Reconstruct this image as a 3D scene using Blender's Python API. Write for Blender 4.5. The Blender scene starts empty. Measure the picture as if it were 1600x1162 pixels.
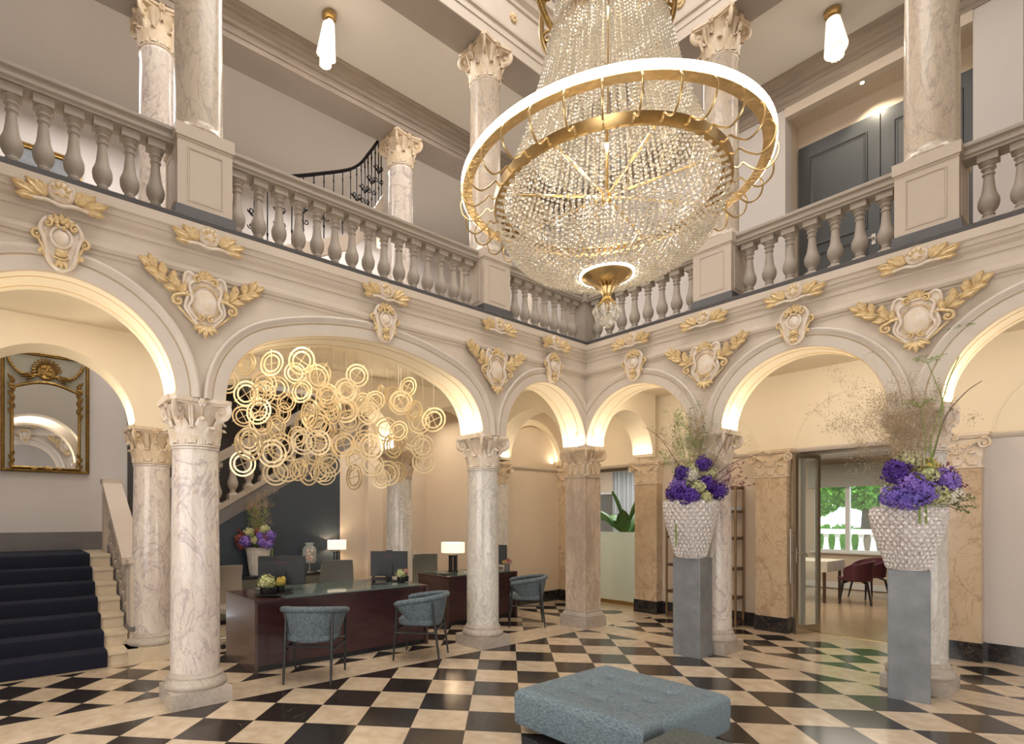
import bpy, bmesh, math, random
from math import pi, sin, cos, radians, sqrt, atan2
from mathutils import Matrix, Vector

C = bpy.context.scene.collection
SC = bpy.context.scene

# ------------------------------------------------------------------ camera, world, lights, exposure
cd = bpy.data.cameras.new('camera')
cam = bpy.data.objects.new('camera', cd); C.objects.link(cam)
cam.location = (4.8405, -6.3356, 1.5)
cam.rotation_euler = (pi/2, 0, 2.4786 - pi/2)
cd.sensor_fit = 'HORIZONTAL'; cd.sensor_width = 36.0
cd.lens = 36*855.669/1600
cd.shift_x = (800-687.53)/1600
cd.shift_y = (809.375-581)/1600
cd.clip_start = 0.05; cd.clip_end = 200
SC.camera = cam

SC.view_settings.view_transform = 'Standard'
SC.view_settings.look = 'None'
SC.view_settings.gamma = 1
SC.view_settings.use_curve_mapping = False
SC.view_settings.exposure = 0.2

w = bpy.data.worlds.new('world'); SC.world = w; w.use_nodes = True
nt = w.node_tree; bg = nt.nodes['Background']
bg.inputs[0].default_value = (0.86, 0.93, 1.0, 1); bg.inputs[1].default_value = 2.6

def lamp(name, kind, loc, energy, color=(1, .86, .68), size=.3, size_y=None, rot=(0, 0, 0), spot=None, target=None, spread=None):
    d = bpy.data.lights.new(name, kind); d.energy = energy; d.color = color
    if kind == 'AREA':
        d.size = size
        if size_y: d.shape = 'RECTANGLE'; d.size_y = size_y
        if spread: d.spread = spread
    elif kind == 'SUN': d.angle = size
    else: d.shadow_soft_size = size
    if spot: d.spot_size = spot; d.spot_blend = .6
    o = bpy.data.objects.new(name, d); C.objects.link(o); o.location = loc
    if target is not None:
        o.rotation_euler = (Vector(target)-Vector(loc)).to_track_quat('-Z', 'Y').to_euler()
    else: o.rotation_euler = rot
    return o

lamp('sun', 'SUN', (0, 0, 20), 9.0, (1, .95, .86), radians(1), target=(6, 14, 0))
# daylight of the court's roof light, and the ceiling lights of galleries and corridors
lamp('skylight', 'AREA', (2.72, -3.5, 8.85), 230, (1, .96, .92), 3.4, 4.8)
lamp('entrance_fill', 'AREA', (2.7, -8.85, 1.9), 170, (1, .97, .94), 6.0, 2.6, target=(2.4, 0, 1.2))  # added area fill, unseen, shining in through the front arches
lamp('entrance_fill', 'AREA', (7.85, -3.4, 1.1), 100, (1, .97, .94), 6.0, 1.8, target=(0, -3.4, 1.2))  # second added fill, unseen, beyond the back arcade
lamp('court_front_fill', 'AREA', (5.1, -6.7, 5.6), 30, (1, .96, .92), 1.2, 1.2, target=(0.8, -1.0, 2.6))  # added fill lamp high behind the camera, no window there
lamp('corridor_light', 'AREA', (-.36, -3.5, 3.41), 22, (1, .87, .70), .2, 2.6, target=(-.36, -3.5, 0))
lamp('corridor_light', 'AREA', (-.36, -6.1, 3.41), 14, (1, .88, .72), .2, 1.2, target=(-.36, -6.1, 0))
lamp('corridor_light', 'AREA', (-.9, .55, 3.38), 12, (1, .83, .62), .4, .25, target=(-.9, 1.2, 0))
lamp('corridor_light', 'AREA', (.95, .29, 3.40), 8, (1, .85, .66), 1.2, .12, target=(.95, 1.5, 0))
lamp('corridor_light', 'AREA', (2.75, .29, 3.40), 9, (1, .85, .66), 1.3, .12, target=(2.75, 1.5, 0))
lamp('corridor_light', 'AREA', (4.5, .29, 3.40), 10, (1, .88, .74), 1.0, .12, target=(4.5, 1.5, 0))
lamp('alcove_light', 'AREA', (-2.7, -1.2, 3.2), 19, (1, .84, .64), .7, 1.4)
lamp('stair_light', 'AREA', (-3.0, -5.8, 6.9), 60, (1, .95, .9), 1.2, 1.6)
lamp('gallery_light', 'AREA', (-.62, -3.6, 7.25), 85, (1, .95, .9), .6, 5.5)
lamp('gallery_light', 'AREA', (2.6, .5, 7.08), 34, (1, .93, .85), 5.0, .4)
lamp('stair_light', 'AREA', (-3.2, -1.5, 6.9), 75, (1, .95, .9), 1.2, 3.0)
lamp('dining_room_light', 'AREA', (-1.6, 3.2, 2.6), 40, (1, .97, .92), 1.5, .8)
lamp('dining_room_light', 'AREA', (1.0, 4.8, 2.65), 70, (1, .9, .76), 3.0, 3.0)

# ------------------------------------------------------------------ helpers
class MB:
    """collects shapes into one mesh"""
    def __init__(s): s.v = []; s.f = []; s.M = Matrix.Identity(4); s.mi = []; s.cm = 0
    def add(s, vs, fs):
        n = len(s.v); M = s.M
        for p in vs:
            q = M @ Vector(p); s.v.append((q.x, q.y, q.z))
        for f in fs: s.f.append(tuple(i+n for i in f)); s.mi.append(s.cm)
        return s
    def box(s, x0, x1, y0, y1, z0, z1, t=0, tz=0):
        a = [(x0, y0, z0), (x1, y0, z0), (x1, y1, z0), (x0, y1, z0), (x0+t, y0+t, z1), (x1-t, y0+t, z1), (x1-t, y1-t, z1), (x0+t, y1-t, z1)]
        return s.add(a, [(3, 2, 1, 0), (4, 5, 6, 7), (0, 1, 5, 4), (1, 2, 6, 5), (2, 3, 7, 6), (3, 0, 4, 7)])
    def lathe(s, prof, n=24, c=(0, 0, 0), cap=True, sx=1, sy=1, a0=0):
        vs = []; fs = []
        for r, z in prof:
            for i in range(n):
                a = a0+2*pi*i/n; vs.append((c[0]+r*cos(a)*sx, c[1]+r*sin(a)*sy, c[2]+z))
        m = len(prof)
        for j in range(m-1):
            for i in range(n):
                k = (i+1) % n; fs.append((j*n+i, j*n+k, (j+1)*n+k, (j+1)*n+i))
        if cap:
            fs.append(tuple(reversed(range(n)))); fs.append(tuple(range((m-1)*n, m*n)))
        return s.add(vs, fs)
    def sqlathe(s, prof, c=(0, 0, 0)):
        return s.lathe([(r*sqrt(2), z) for r, z in prof], 4, c, True, 1, 1, pi/4)
    def tube(s, pts, r, n=8, cap=True, flat=1.0):
        pts = [Vector(p) for p in pts]; m = len(pts)
        rr = r if isinstance(r, (list, tuple)) else [r]*m
        vs = []; fs = []
        t0 = (pts[1]-pts[0]).normalized()
        up = Vector((0, 0, 1)) if abs(t0.z) < .9 else Vector((1, 0, 0))
        nrm = (up - t0*up.dot(t0)).normalized()
        for i, p in enumerate(pts):
            t = (pts[min(i+1, m-1)]-pts[max(i-1, 0)])
            if t.length < 1e-9: t = t0.copy()
            t.normalize(); nrm = (nrm - t*nrm.dot(t))
            if nrm.length < 1e-6: nrm = t.orthogonal()
            nrm.normalize(); b = t.cross(nrm)
            for k in range(n):
                a = 2*pi*k/n; q = p+nrm*(cos(a)*rr[i])+b*(sin(a)*rr[i]*flat); vs.append(tuple(q))
        for i in range(m-1):
            for k in range(n):
                l = (k+1) % n; fs.append((i*n+k, i*n+l, (i+1)*n+l, (i+1)*n+k))
        if cap: fs.append(tuple(reversed(range(n)))); fs.append(tuple(range((m-1)*n, m*n)))
        return s.add(vs, fs)
    def sph(s, c, r, n=12, m=7):
        if not isinstance(r, (list, tuple)): r = (r, r, r)
        vs = [(c[0], c[1], c[2]-r[2])]; fs = []
        for j in range(1, m):
            b = -pi/2+pi*j/m
            for i in range(n):
                a = 2*pi*i/n; vs.append((c[0]+r[0]*cos(b)*cos(a), c[1]+r[1]*cos(b)*sin(a), c[2]+r[2]*sin(b)))
        vs.append((c[0], c[1], c[2]+r[2])); L = len(vs)-1
        for i in range(n):
            k = (i+1) % n; fs.append((0, 1+k, 1+i)); fs.append((L, L-n+i, L-n+k))
            for j in range(m-2): fs.append((1+j*n+i, 1+j*n+k, 1+(j+1)*n+k, 1+(j+1)*n+i))
        return s.add(vs, fs)
    def grid(s, fn, nu, nv, closeu=False):
        vs = [fn(i/(nu if closeu else nu-1), j/(nv-1)) for j in range(nv) for i in range(nu)]
        fs = []
        for j in range(nv-1):
            for i in range(nu if closeu else nu-1):
                k = (i+1) % nu; fs.append((j*nu+i, j*nu+k, (j+1)*nu+k, (j+1)*nu+i))
        return s.add(vs, fs)
    def prism(s, poly, z0, z1):
        """poly in local xy, extruded along z"""
        n = len(poly)
        vs = [(x, y, z0) for x, y in poly]+[(x, y, z1) for x, y in poly]
        fs = [tuple(reversed(range(n))), tuple(range(n, 2*n))]+[(i, (i+1) % n, n+(i+1) % n, n+i) for i in range(n)]
        return s.add(vs, fs)
    def sweep(s, frames, prof, closed_prof=False, closed_path=False):
        """frames: list of (P, N, W): profile point (a,b) -> P+N*a+W*b"""
        vs = []; n = len(prof)
        for P, N, W in frames:
            for a, b in prof: vs.append(tuple(P+N*a+W*b))
        fs = []; m = len(frames)
        for i in range(m if closed_path else m-1):
            i2 = (i+1) % m
            for k in range(n if closed_prof else n-1):
                l = (k+1) % n; fs.append((i*n+k, i*n+l, i2*n+l, i2*n+k))
        return s.add(vs, fs)
    def leaf(s, base, d, up, L, W, curl=.3, lobes=3, thick=.004, nu=7):
        """pointed leaf from base along d, lying in plane normal to up, bulging towards up"""
        base = Vector(base); d = Vector(d).normalized(); up = Vector(up); up = (up-d*up.dot(d)).normalized(); sd = d.cross(up)
        vs = []; fs = []
        for j in range(nu):
            t = j/(nu-1); wv = W*.5*(sin(pi*min(1, t*.92+.06))**.75)
            if lobes: wv *= (1-.28*(.5-.5*cos(2*pi*lobes*t)))
            if j == nu-1: wv = W*.02
            h = up*(L*curl*(sin(pi*t*.85))*.5)
            p = base+d*(L*t)
            vs += [tuple(p-sd*wv+h*.35), tuple(p-sd*wv*.5+h*.9+up*W*.06), tuple(p+h*.75), tuple(p+sd*wv*.5+h*.9+up*W*.06), tuple(p+sd*wv+h*.35)]
        for j in range(nu-1):
            for k in range(4): fs.append((j*5+k, j*5+k+1, (j+1)*5+k+1, (j+1)*5+k))
        n = len(vs)
        vs += [tuple(Vector(v)-up*thick) for v in vs[:n]]
        fs += [tuple(reversed([i+n for i in f])) for f in fs]
        for j in range(nu-1):
            fs.append((j*5, (j+1)*5, (j+1)*5+n, j*5+n)); fs.append((j*5+4+n, (j+1)*5+4+n, (j+1)*5+4, j*5+4))
        return s.add(vs, fs)
    def build(s, name, mats, parent=None, smooth=35, loc=None):
        me = bpy.data.meshes.new(name); me.from_pydata(s.v, [], s.f)
        if not isinstance(mats, (list, tuple)): mats = [mats]
        for m in mats: me.materials.append(m)
        if len(mats) > 1: me.polygons.foreach_set('material_index', s.mi)
        me.update()
        if smooth:
            me.shade_smooth(); me.set_sharp_from_angle(angle=radians(smooth))
        o = bpy.data.objects.new(name, me); C.objects.link(o)
        if parent: o.parent = parent
        if loc: o.location = loc
        return o

def tag(o, label=None, cat=None, group=None, kind=None):
    if label: o['label'] = label
    if cat: o['category'] = cat
    if group: o['group'] = group
    if kind: o['kind'] = kind
    return o
def thing(name, label, cat, loc=(0, 0, 0), rz=0, group=None):
    o = bpy.data.objects.new(name, None); C.objects.link(o); o.location = loc; o.rotation_euler = (0, 0, rz)
    o.empty_display_size = .1
    return tag(o, label, cat, group)
def dup(root, loc, rz=0, label=None, group=None, scale=None, name=None):
    r = root.copy(); C.objects.link(r); r.location = loc; r.rotation_euler = (0, 0, rz)
    if label: r['label'] = label
    if group: r['group'] = group
    if scale: r.scale = scale
    def rec(a, b):
        for ch in list(a.children):
            if ch.name in SKIP: continue
            c = ch.copy(); C.objects.link(c); c.parent = b; rec(ch, c)
    rec(root, r)
    return r
SKIP = set()
def struct(o): o['kind'] = 'structure'; return o

# ------------------------------------------------------------------ materials
def nmat(name):
    m = bpy.data.materials.new(name); m.use_nodes = True
    return m, m.node_tree, m.node_tree.nodes['Principled BSDF']
def mat(name, col, rough=.5, metal=0, noise=0, nscale=8, bump=0, bscale=40, col2=None, coat=0, spec=None, trans=0, ior=1.45, stretch=None):
    m, t, b = nmat(name); N = t.nodes; L = t.links
    b.inputs['Base Color'].default_value = (*col, 1); b.inputs['Roughness'].default_value = rough; b.inputs['Metallic'].default_value = metal
    if coat: b.inputs['Coat Weight'].default_value = coat; b.inputs['Coat Roughness'].default_value = .08
    if spec is not None: b.inputs['Specular IOR Level'].default_value = spec
    if trans: b.inputs['Transmission Weight'].default_value = trans; b.inputs['IOR'].default_value = ior
    if noise or bump:
        tc = N.new('ShaderNodeTexCoord'); mp = N.new('ShaderNodeMapping'); L.new(tc.outputs['Object'], mp.inputs[0])
        if stretch: mp.inputs['Scale'].default_value = stretch
    if noise:
        n = N.new('ShaderNodeTexNoise'); n.inputs['Scale'].default_value = nscale; n.inputs['Detail'].default_value = 5
        L.new(mp.outputs[0], n.inputs['Vector'])
        r = N.new('ShaderNodeValToRGB'); c2 = col2 or tuple(c*(1-noise) for c in col)
        r.color_ramp.elements[0].position = .3; r.color_ramp.elements[0].color = (*c2, 1)
        r.color_ramp.elements[1].position = .7; r.color_ramp.elements[1].color = (*col, 1)
        L.new(n.outputs['Fac'], r.inputs[0]); L.new(r.outputs[0], b.inputs['Base Color'])
    if bump:
        n = N.new('ShaderNodeTexNoise'); n.inputs['Scale'].default_value = bscale; n.inputs['Detail'].default_value = 4
        L.new(mp.outputs[0], n.inputs['Vector'])
        bp = N.new('ShaderNodeBump'); bp.inputs['Strength'].default_value = bump; bp.inputs['Distance'].default_value = .01
        L.new(n.outputs['Fac'], bp.inputs['Height']); L.new(bp.outputs[0], b.inputs['Normal'])
    return m
def emit(name, col, s):
    m, t, b = nmat(name); b.inputs['Base Color'].default_value = (*col, 1)
    b.inputs['Emission Color'].default_value = (*col, 1); b.inputs['Emission Strength'].default_value = s
    return m
def marble(name, base, vein, vein2, scale=2.2, rough=.16, stretch=(1, 1, .5), wid=.06, dark=None):
    m, t, b = nmat(name); N = t.nodes; L = t.links
    tc = N.new('ShaderNodeTexCoord'); mp = N.new('ShaderNodeMapping'); mp.inputs['Scale'].default_value = stretch
    mp.inputs['Rotation'].default_value = (.5, .35, 0)
    oi = N.new('ShaderNodeObjectInfo'); vm = N.new('ShaderNodeVectorMath'); vm.operation = 'SCALE'
    cb = N.new('ShaderNodeCombineXYZ'); L.new(oi.outputs['Random'], cb.inputs[0]); L.new(oi.outputs['Random'], cb.inputs[2])
    vm.inputs['Scale'].default_value = 23; L.new(cb.outputs[0], vm.inputs[0])
    ad = N.new('ShaderNodeVectorMath'); L.new(tc.outputs['Object'], ad.inputs[0]); L.new(vm.outputs[0], ad.inputs[1])
    L.new(ad.outputs[0], mp.inputs[0])
    def noise(sc, det, dist, rough=.6):
        n = N.new('ShaderNodeTexNoise'); n.inputs['Scale'].default_value = sc; n.inputs['Detail'].default_value = det
        n.inputs['Distortion'].default_value = dist; n.inputs['Roughness'].default_value = rough; L.new(mp.outputs[0], n.inputs['Vector']); return n
    def ridge(n, w):
        s = N.new('ShaderNodeMath'); s.operation = 'SUBTRACT'; s.inputs[1].default_value = .5; L.new(n.outputs['Fac'], s.inputs[0])
        a = N.new('ShaderNodeMath'); a.operation = 'ABSOLUTE'; L.new(s.outputs[0], a.inputs[0])
        r = N.new('ShaderNodeMapRange'); r.inputs[1].default_value = 0; r.inputs[2].default_value = w; r.inputs[3].default_value = 1; r.inputs[4].default_value = 0
        L.new(a.outputs[0], r.inputs[0]); return r
    big = noise(scale*.7, 3, .6); v1 = ridge(noise(scale*1.3, 6, 1.6), wid*.6); v2 = ridge(noise(scale*2.6, 8, 2.4, .65), wid)
    r = N.new('ShaderNodeValToRGB'); r.color_ramp.elements[0].position = .35; r.color_ramp.elements[0].color = (*vein2, 1)
    r.color_ramp.elements[1].position = .6; r.color_ramp.elements[1].color = (*base, 1); L.new(big.outputs['Fac'], r.inputs[0])
    def mix(a, bcol, fac, amt):
        x = N.new('ShaderNodeMix'); x.data_type = 'RGBA'
        mu = N.new('ShaderNodeMath'); mu.operation = 'MULTIPLY'; mu.inputs[1].default_value = amt; L.new(fac, mu.inputs[0]); L.new(mu.outputs[0], x.inputs[0])
        L.new(a, x.inputs[6]); x.inputs[7].default_value = (*bcol, 1); return x.outputs[2]
    o = mix(r.outputs[0], vein, v2.outputs[0], .5); o = mix(o, dark or vein, v1.outputs[0], .75)
    L.new(o, b.inputs['Base Color']); b.inputs['Roughness'].default_value = rough
    return m

PLASTER = mat('plaster_cream', (.62, .535, .445), .55, noise=.07, nscale=3, bump=.05, bscale=60)
PLASTER_IN = mat('plaster_ivory', (.79, .70, .55), .6, noise=.05, nscale=2)
TRIMC = mat('plaster_trim', (.63, .56, .485), .5, noise=.06, nscale=5)
WALLG = mat('paint_warm_grey', (.60, .56, .54), .7, noise=.03, nscale=2)
WALLB = mat('paint_corridor_beige', (.62, .52, .41), .7, noise=.04, nscale=2)
CEILW = mat('ceiling_white', (.66, .62, .585), .8)
BEAMG = mat('beam_grey_brown', (.36, .31, .275), .6, noise=.1, nscale=3)
BEAMD = mat('cornice_brown', (.33, .27, .22), .5, noise=.25, nscale=3, stretch=(1, 1, 8))
STONEG = mat('balustrade_stone', (.38, .325, .27), .6, noise=.08, nscale=6, bump=.05)
PEDST = mat('pedestal_paint', (.54, .455, .375), .55, noise=.04)
SLATE = mat('slate_grey', (.085, .08, .082), .4, noise=.15)
SKIRTG = mat('skirting_grey', (.15, .135, .13), .4, noise=.1)
GOLD = mat('gold_leaf', (.80, .60, .32), .45, metal=.2, noise=.3, nscale=40, bump=.25, bscale=90)
GOLDL = mat('gold_line', (.68, .47, .22), .45, metal=.3)
BRASS = mat('brass_ring', (.80, .60, .30), .28, metal=1.0, noise=.15, nscale=30)
BRASSD = mat('antique_brass', (.55, .38, .17), .3, metal=1.0, noise=.2, nscale=20)
MGOLD = mat('mirror_frame_gold', (.42, .26, .08), .35, metal=.8, noise=.4, nscale=30, bump=.3, bscale=80)
CAPST = mat('capital_stone', (.68, .58, .46), .55, noise=.25, nscale=16, col2=(.60, .45, .28), bump=.3, bscale=50)
CAPLIGHT = mat('capital_plaster', (.76, .69, .62), .5, noise=.2, nscale=18, col2=(.66, .53, .38), bump=.25, bscale=50)
M_WHITE = marble('marble_column_white', (.72, .66, .59), (.44, .37, .36), (.62, .54, .49), 2.0, wid=.04, dark=(.38, .30, .31))
M_GREY = marble('marble_column_grey', (.70, .67, .62), (.42, .40, .38), (.62, .58, .53), 3.2, wid=.05)
M_TAN = marble('marble_tan', (.60, .475, .335), (.36, .25, .16), (.49, .37, .25), 1.5, .22, (1, 1, .6), wid=.035)
M_PIER = marble('marble_pier', (.68, .57, .45), (.40, .31, .25), (.46, .38, .31), 3.8, .2, (1, 1, .35), wid=.08)
M_UP = marble('marble_upper_column', (.60, .52, .42), (.36, .31, .27), (.57, .46, .35), 2.0, .25, wid=.035)
M_BASE = marble('marble_base', (.50, .44, .38), (.34, .29, .25), (.44, .38, .32), 5, .3, (1, 1, 1), wid=.05)
M_BLACK = marble('marble_black_skirting', (.012, .012, .016), (.16, .12, .09), (.02, .02, .025), 2.5, .12, (1, 1, 1), wid=.015)
WOODD = mat('dark_stained_wood', (.055, .018, .022), .28, noise=.35, nscale=4, stretch=(6, 1, 6), coat=.3)
WOODS = mat('desk_side_wood', (.10, .055, .045), .3, noise=.3, nscale=4, stretch=(6, 1, 6), coat=.3)
BLACKP = mat('black_plastic', (.012, .013, .016), .35)
SCREENB = mat('monitor_back', (.018, .021, .027), .4)
IRON = mat('wrought_iron', (.012, .01, .012), .4, metal=.6)
NAVY = mat('navy_carpet', (.004, .006, .022), .95, noise=.4, nscale=60, bump=.3, bscale=200)
STEPS = mat('limestone_step', (.66, .55, .40), .35, noise=.12, nscale=8)
DARKW = mat('stair_shade_taupe', (.055, .045, .04), .6)  # tone of the unlit stairwell, shade carried by the colour
BLUEW = mat('blue_panel_wall', (.028, .042, .060), .5, noise=.1, nscale=2)
GREYC = mat('grey_cabinet', (.12, .12, .105), .45)
FABRIC = mat('blue_grey_chenille', (.155, .195, .225), .9, noise=.5, nscale=55, col2=(.06, .085, .105), bump=.5, bscale=130)
OTTF = mat('ottoman_chenille', (.25, .315, .36), .9, noise=.5, nscale=38, col2=(.08, .12, .15), bump=.25, bscale=110, stretch=(1, 5, 3))
OTTG = mat('ottoman_olive_chenille', (.16, .175, .16), .9, noise=.5, nscale=38, col2=(.06, .07, .065), bump=.5, bscale=110, stretch=(5, 1, 3))
LEATH = mat('grey_leather', (.17, .175, .165), .45)
LEATHB = mat('taupe_leather', (.26, .22, .18), .5)
STEELP = mat('zinc_pedestal', (.25, .265, .285), .38, metal=.15, noise=.35, nscale=6, bump=.03)
CHROME = mat('brushed_nickel', (.50, .46, .40), .3, metal=1)
SHADE = emit('lamp_shade_linen', (1, .86, .68), .75)
PGLASS = emit('pendant_glass', (1, .90, .74), .42)
LED = emit('led_strip', (1, .93, .80), 6)
SPOTM = emit('spot_lens', (1, .9, .7), 12)
FRAMEG = mat('door_frame_bronze', (.30, .26, .21), .35, metal=.6)
GREYD = mat('grey_door_paint', (.055, .058, .06), .35)
WHITEP = mat('white_paint', (.72, .72, .70), .5)
SHELFW = mat('walnut_shelf', (.10, .05, .03), .4, noise=.2)
SHELFM = mat('bronze_shelf_post', (.32, .22, .13), .35, metal=.8)

def glass(name, col=(1, 1, 1), rough=0.0, ior=1.45):
    m, t, b = nmat(name); b.inputs['Base Color'].default_value = (*col, 1); b.inputs['Roughness'].default_value = rough
    b.inputs['Transmission Weight'].default_value = 1; b.inputs['IOR'].default_value = ior
    return m
def thin_glass(name, col, alpha, rough=.03):
    """thin pane: part transparent, part glossy"""
    m, t, b = nmat(name); N = t.nodes; L = t.links
    tr = N.new('ShaderNodeBsdfTransparent'); tr.inputs[0].default_value = (*col, 1)
    mx = N.new('ShaderNodeMixShader'); mx.inputs[0].default_value = alpha
    b.inputs['Base Color'].default_value = (*col, 1); b.inputs['Roughness'].default_value = rough
    L.new(tr.outputs[0], mx.inputs[1]); L.new(b.outputs[0], mx.inputs[2]); L.new(mx.outputs[0], N['Material Output'].inputs[0])
    return m
PANE = thin_glass('window_pane', (.95, .98, .97), .08)
FROST = thin_glass('frosted_glass', (.86, .94, .90), .6, .5)
GLASST = thin_glass('desk_glass', (.16, .22, .21), .75, .06)
JAR = thin_glass('jar_glass', (.9, .93, .92), .22)
m_, t_, b_ = nmat('crystal'); b_.inputs['Base Color'].default_value = (.98, .93, .83, 1); b_.inputs['Roughness'].default_value = .04
b_.inputs['Transmission Weight'].default_value = .72; b_.inputs['IOR'].default_value = 1.6; b_.inputs['Specular IOR Level'].default_value = .9
CRYST = m_
m_, t_, b_ = nmat('mirror_glass'); b_.inputs['Base Color'].default_value = (.72, .75, .80, 1); b_.inputs['Metallic'].default_value = 1; b_.inputs['Roughness'].default_value = .02
MIRR = m_

# checkered stone floor: diagonal squares, limestone bands under the column lines
def floor_mat():
    m, t, b = nmat('checkered_marble_floor'); N = t.nodes; L = t.links
    tc = N.new('ShaderNodeTexCoord'); sx = N.new('ShaderNodeSeparateXYZ'); L.new(tc.outputs['Object'], sx.inputs[0])
    def M(op, a, bb=None, c=None):
        n = N.new('ShaderNodeMath'); n.operation = op
        for i, v in enumerate((a, bb, c)):
            if v is None: continue
            if isinstance(v, (int, float)): n.inputs[i].default_value = v
            else: L.new(v, n.inputs[i])
        return n.outputs[0]
    X, Y = sx.outputs[0], sx.outputs[1]
    def lattice(ox, oy, s, flip):
        dx = M('SUBTRACT', X, ox); dy = M('SUBTRACT', Y, oy); k = cos(pi/4)/s
        u = M('MULTIPLY', M('ADD', dx, dy), k); v = M('MULTIPLY', M('SUBTRACT', dx, dy), k)
        fu = M('FLOOR', u); fv = M('FLOOR', v)
        par = M('ABSOLUTE', M('MODULO', M('ADD', M('ADD', fu, fv), 200+flip), 2))
        eu = M('ABSOLUTE', M('SUBTRACT', M('FRACT', u), .5)); ev = M('ABSOLUTE', M('SUBTRACT', M('FRACT', v), .5))
        gr = M('GREATER_THAN', M('MAXIMUM', eu, ev), .494)
        cid = M('ADD', M('MULTIPLY', fu, 12.9898), M('MULTIPLY', fv, 78.233))
        rnd = M('FRACT', M('MULTIPLY', M('SINE', cid), 43758.5))
        return par, gr, rnd
    # (0,0) light in the court
    l1 = lattice(.2315, -1.5921, .3925, 0)
    l2 = lattice(-.908, -5.89, .3302, 1)
    l3 = lattice(2.246, .739, .336, 1)
    inA = M('LESS_THAN', X, 0); inB = M('GREATER_THAN', Y, 0)
    def sel(f, a, bb): return M('ADD', M('MULTIPLY', a, M('SUBTRACT', 1, f)), M('MULTIPLY', bb, f))
    par = sel(inB, sel(inA, l1[0], l2[0]), l3[0]); gr = sel(inB, sel(inA, l1[1], l2[1]), l3[1]); rnd = sel(inB, sel(inA, l1[2], l2[2]), l3[2])
    band = M('MAXIMUM', M('LESS_THAN', M('ABSOLUTE', X), .235), M('LESS_THAN', M('ABSOLUTE', Y), .235))
    band = M('MAXIMUM', band, M('LESS_THAN', X, -1.5))
    band = M('MAXIMUM', band, M('GREATER_THAN', Y, 1.42))
    black = M('MULTIPLY', par, M('SUBTRACT', 1, band))
    n1 = N.new('ShaderNodeTexNoise'); n1.inputs['Scale'].default_value = 9; n1.inputs['Detail'].default_value = 8; L.new(tc.outputs['Object'], n1.inputs['Vector'])
    n2 = N.new('ShaderNodeTexNoise'); n2.inputs['Scale'].default_value = 1.1; n2.inputs['Detail'].default_value = 5; n2.inputs['Distortion'].default_value = 1.5; L.new(tc.outputs['Object'], n2.inputs['Vector'])
    rl = N.new('ShaderNodeValToRGB'); rl.color_ramp.elements[0].position = .3; rl.color_ramp.elements[0].color = (.50, .39, .275, 1); rl.color_ramp.elements[1].position = .65; rl.color_ramp.elements[1].color = (.62, .51, .38, 1)
    L.new(n1.outputs['Fac'], rl.inputs[0])
    rd = N.new('ShaderNodeValToRGB'); rd.color_ramp.elements[0].color = (.013, .011, .011, 1); rd.color_ramp.elements[1].color = (.036, .028, .025, 1)
    L.new(n1.outputs['Fac'], rd.inputs[0])
    ve = M('LESS_THAN', M('ABSOLUTE', M('SUBTRACT', n2.outputs['Fac'], .56)), .0012)
    mv = N.new('ShaderNodeMix'); mv.data_type = 'RGBA'; L.new(M('MULTIPLY', ve, .3), mv.inputs[0]); L.new(rd.outputs[0], mv.inputs[6]); mv.inputs[7].default_value = (.35, .28, .22, 1)
    mx = N.new('ShaderNodeMix'); mx.data_type = 'RGBA'; L.new(black, mx.inputs[0]); L.new(rl.outputs[0], mx.inputs[6]); L.new(mv.outputs[2], mx.inputs[7])
    br = N.new('ShaderNodeMix'); br.data_type = 'RGBA'; br.blend_type = 'MULTIPLY'; br.inputs[0].default_value = 1
    cc = N.new('ShaderNodeCombineColor'); g = M('ADD', M('MULTIPLY', rnd, .14), .86)
    for i in range(3): L.new(g, cc.inputs[i])
    L.new(mx.outputs[2], br.inputs[6]); L.new(cc.outputs[0], br.inputs[7])
    gm = N.new('ShaderNodeMix'); gm.data_type = 'RGBA'; L.new(M('MULTIPLY', M('MULTIPLY', gr, .6), M('SUBTRACT', 1, band)), gm.inputs[0]); L.new(br.outputs[2], gm.inputs[6]); gm.inputs[7].default_value = (.10, .07, .05, 1)
    L.new(gm.outputs[2], b.inputs['Base Color'])
    b.inputs['Roughness'].default_value = .16; b.inputs['Specular IOR Level'].default_value = .5
    return m
FLOORM = floor_mat()
PARQ = mat('oak_floor', (.52, .38, .24), .18, noise=.35, nscale=5, stretch=(1, 9, 1))

# ------------------------------------------------------------------ the arcades
FA = Matrix(((0, 0, 1, 0), (1, 0, 0, 0), (0, 1, 0, 0), (0, 0, 0, 1)))          # u->+Y, v->Z, w->+X
FB = Matrix(((1, 0, 0, 0), (0, 0, -1, 0), (0, 1, 0, 0), (0, 0, 0, 1)))         # u->+X, v->Z, w->-Y
def at(F, x, y): return Matrix.Translation((x, y, 0)) @ F
FC = at(Matrix(((0, 0, -1, 0), (-1, 0, 0, 0), (0, 1, 0, 0), (0, 0, 0, 1))), 5.45, 0)   # u->-Y, w->-X
FD = at(Matrix(((-1, 0, 0, 0), (0, 0, 1, 0), (0, 1, 0, 0), (0, 0, 0, 1))), 0, -7.0)    # u->-X, w->+Y
ZS = 2.46; T = .19; ZT = 3.82

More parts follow.
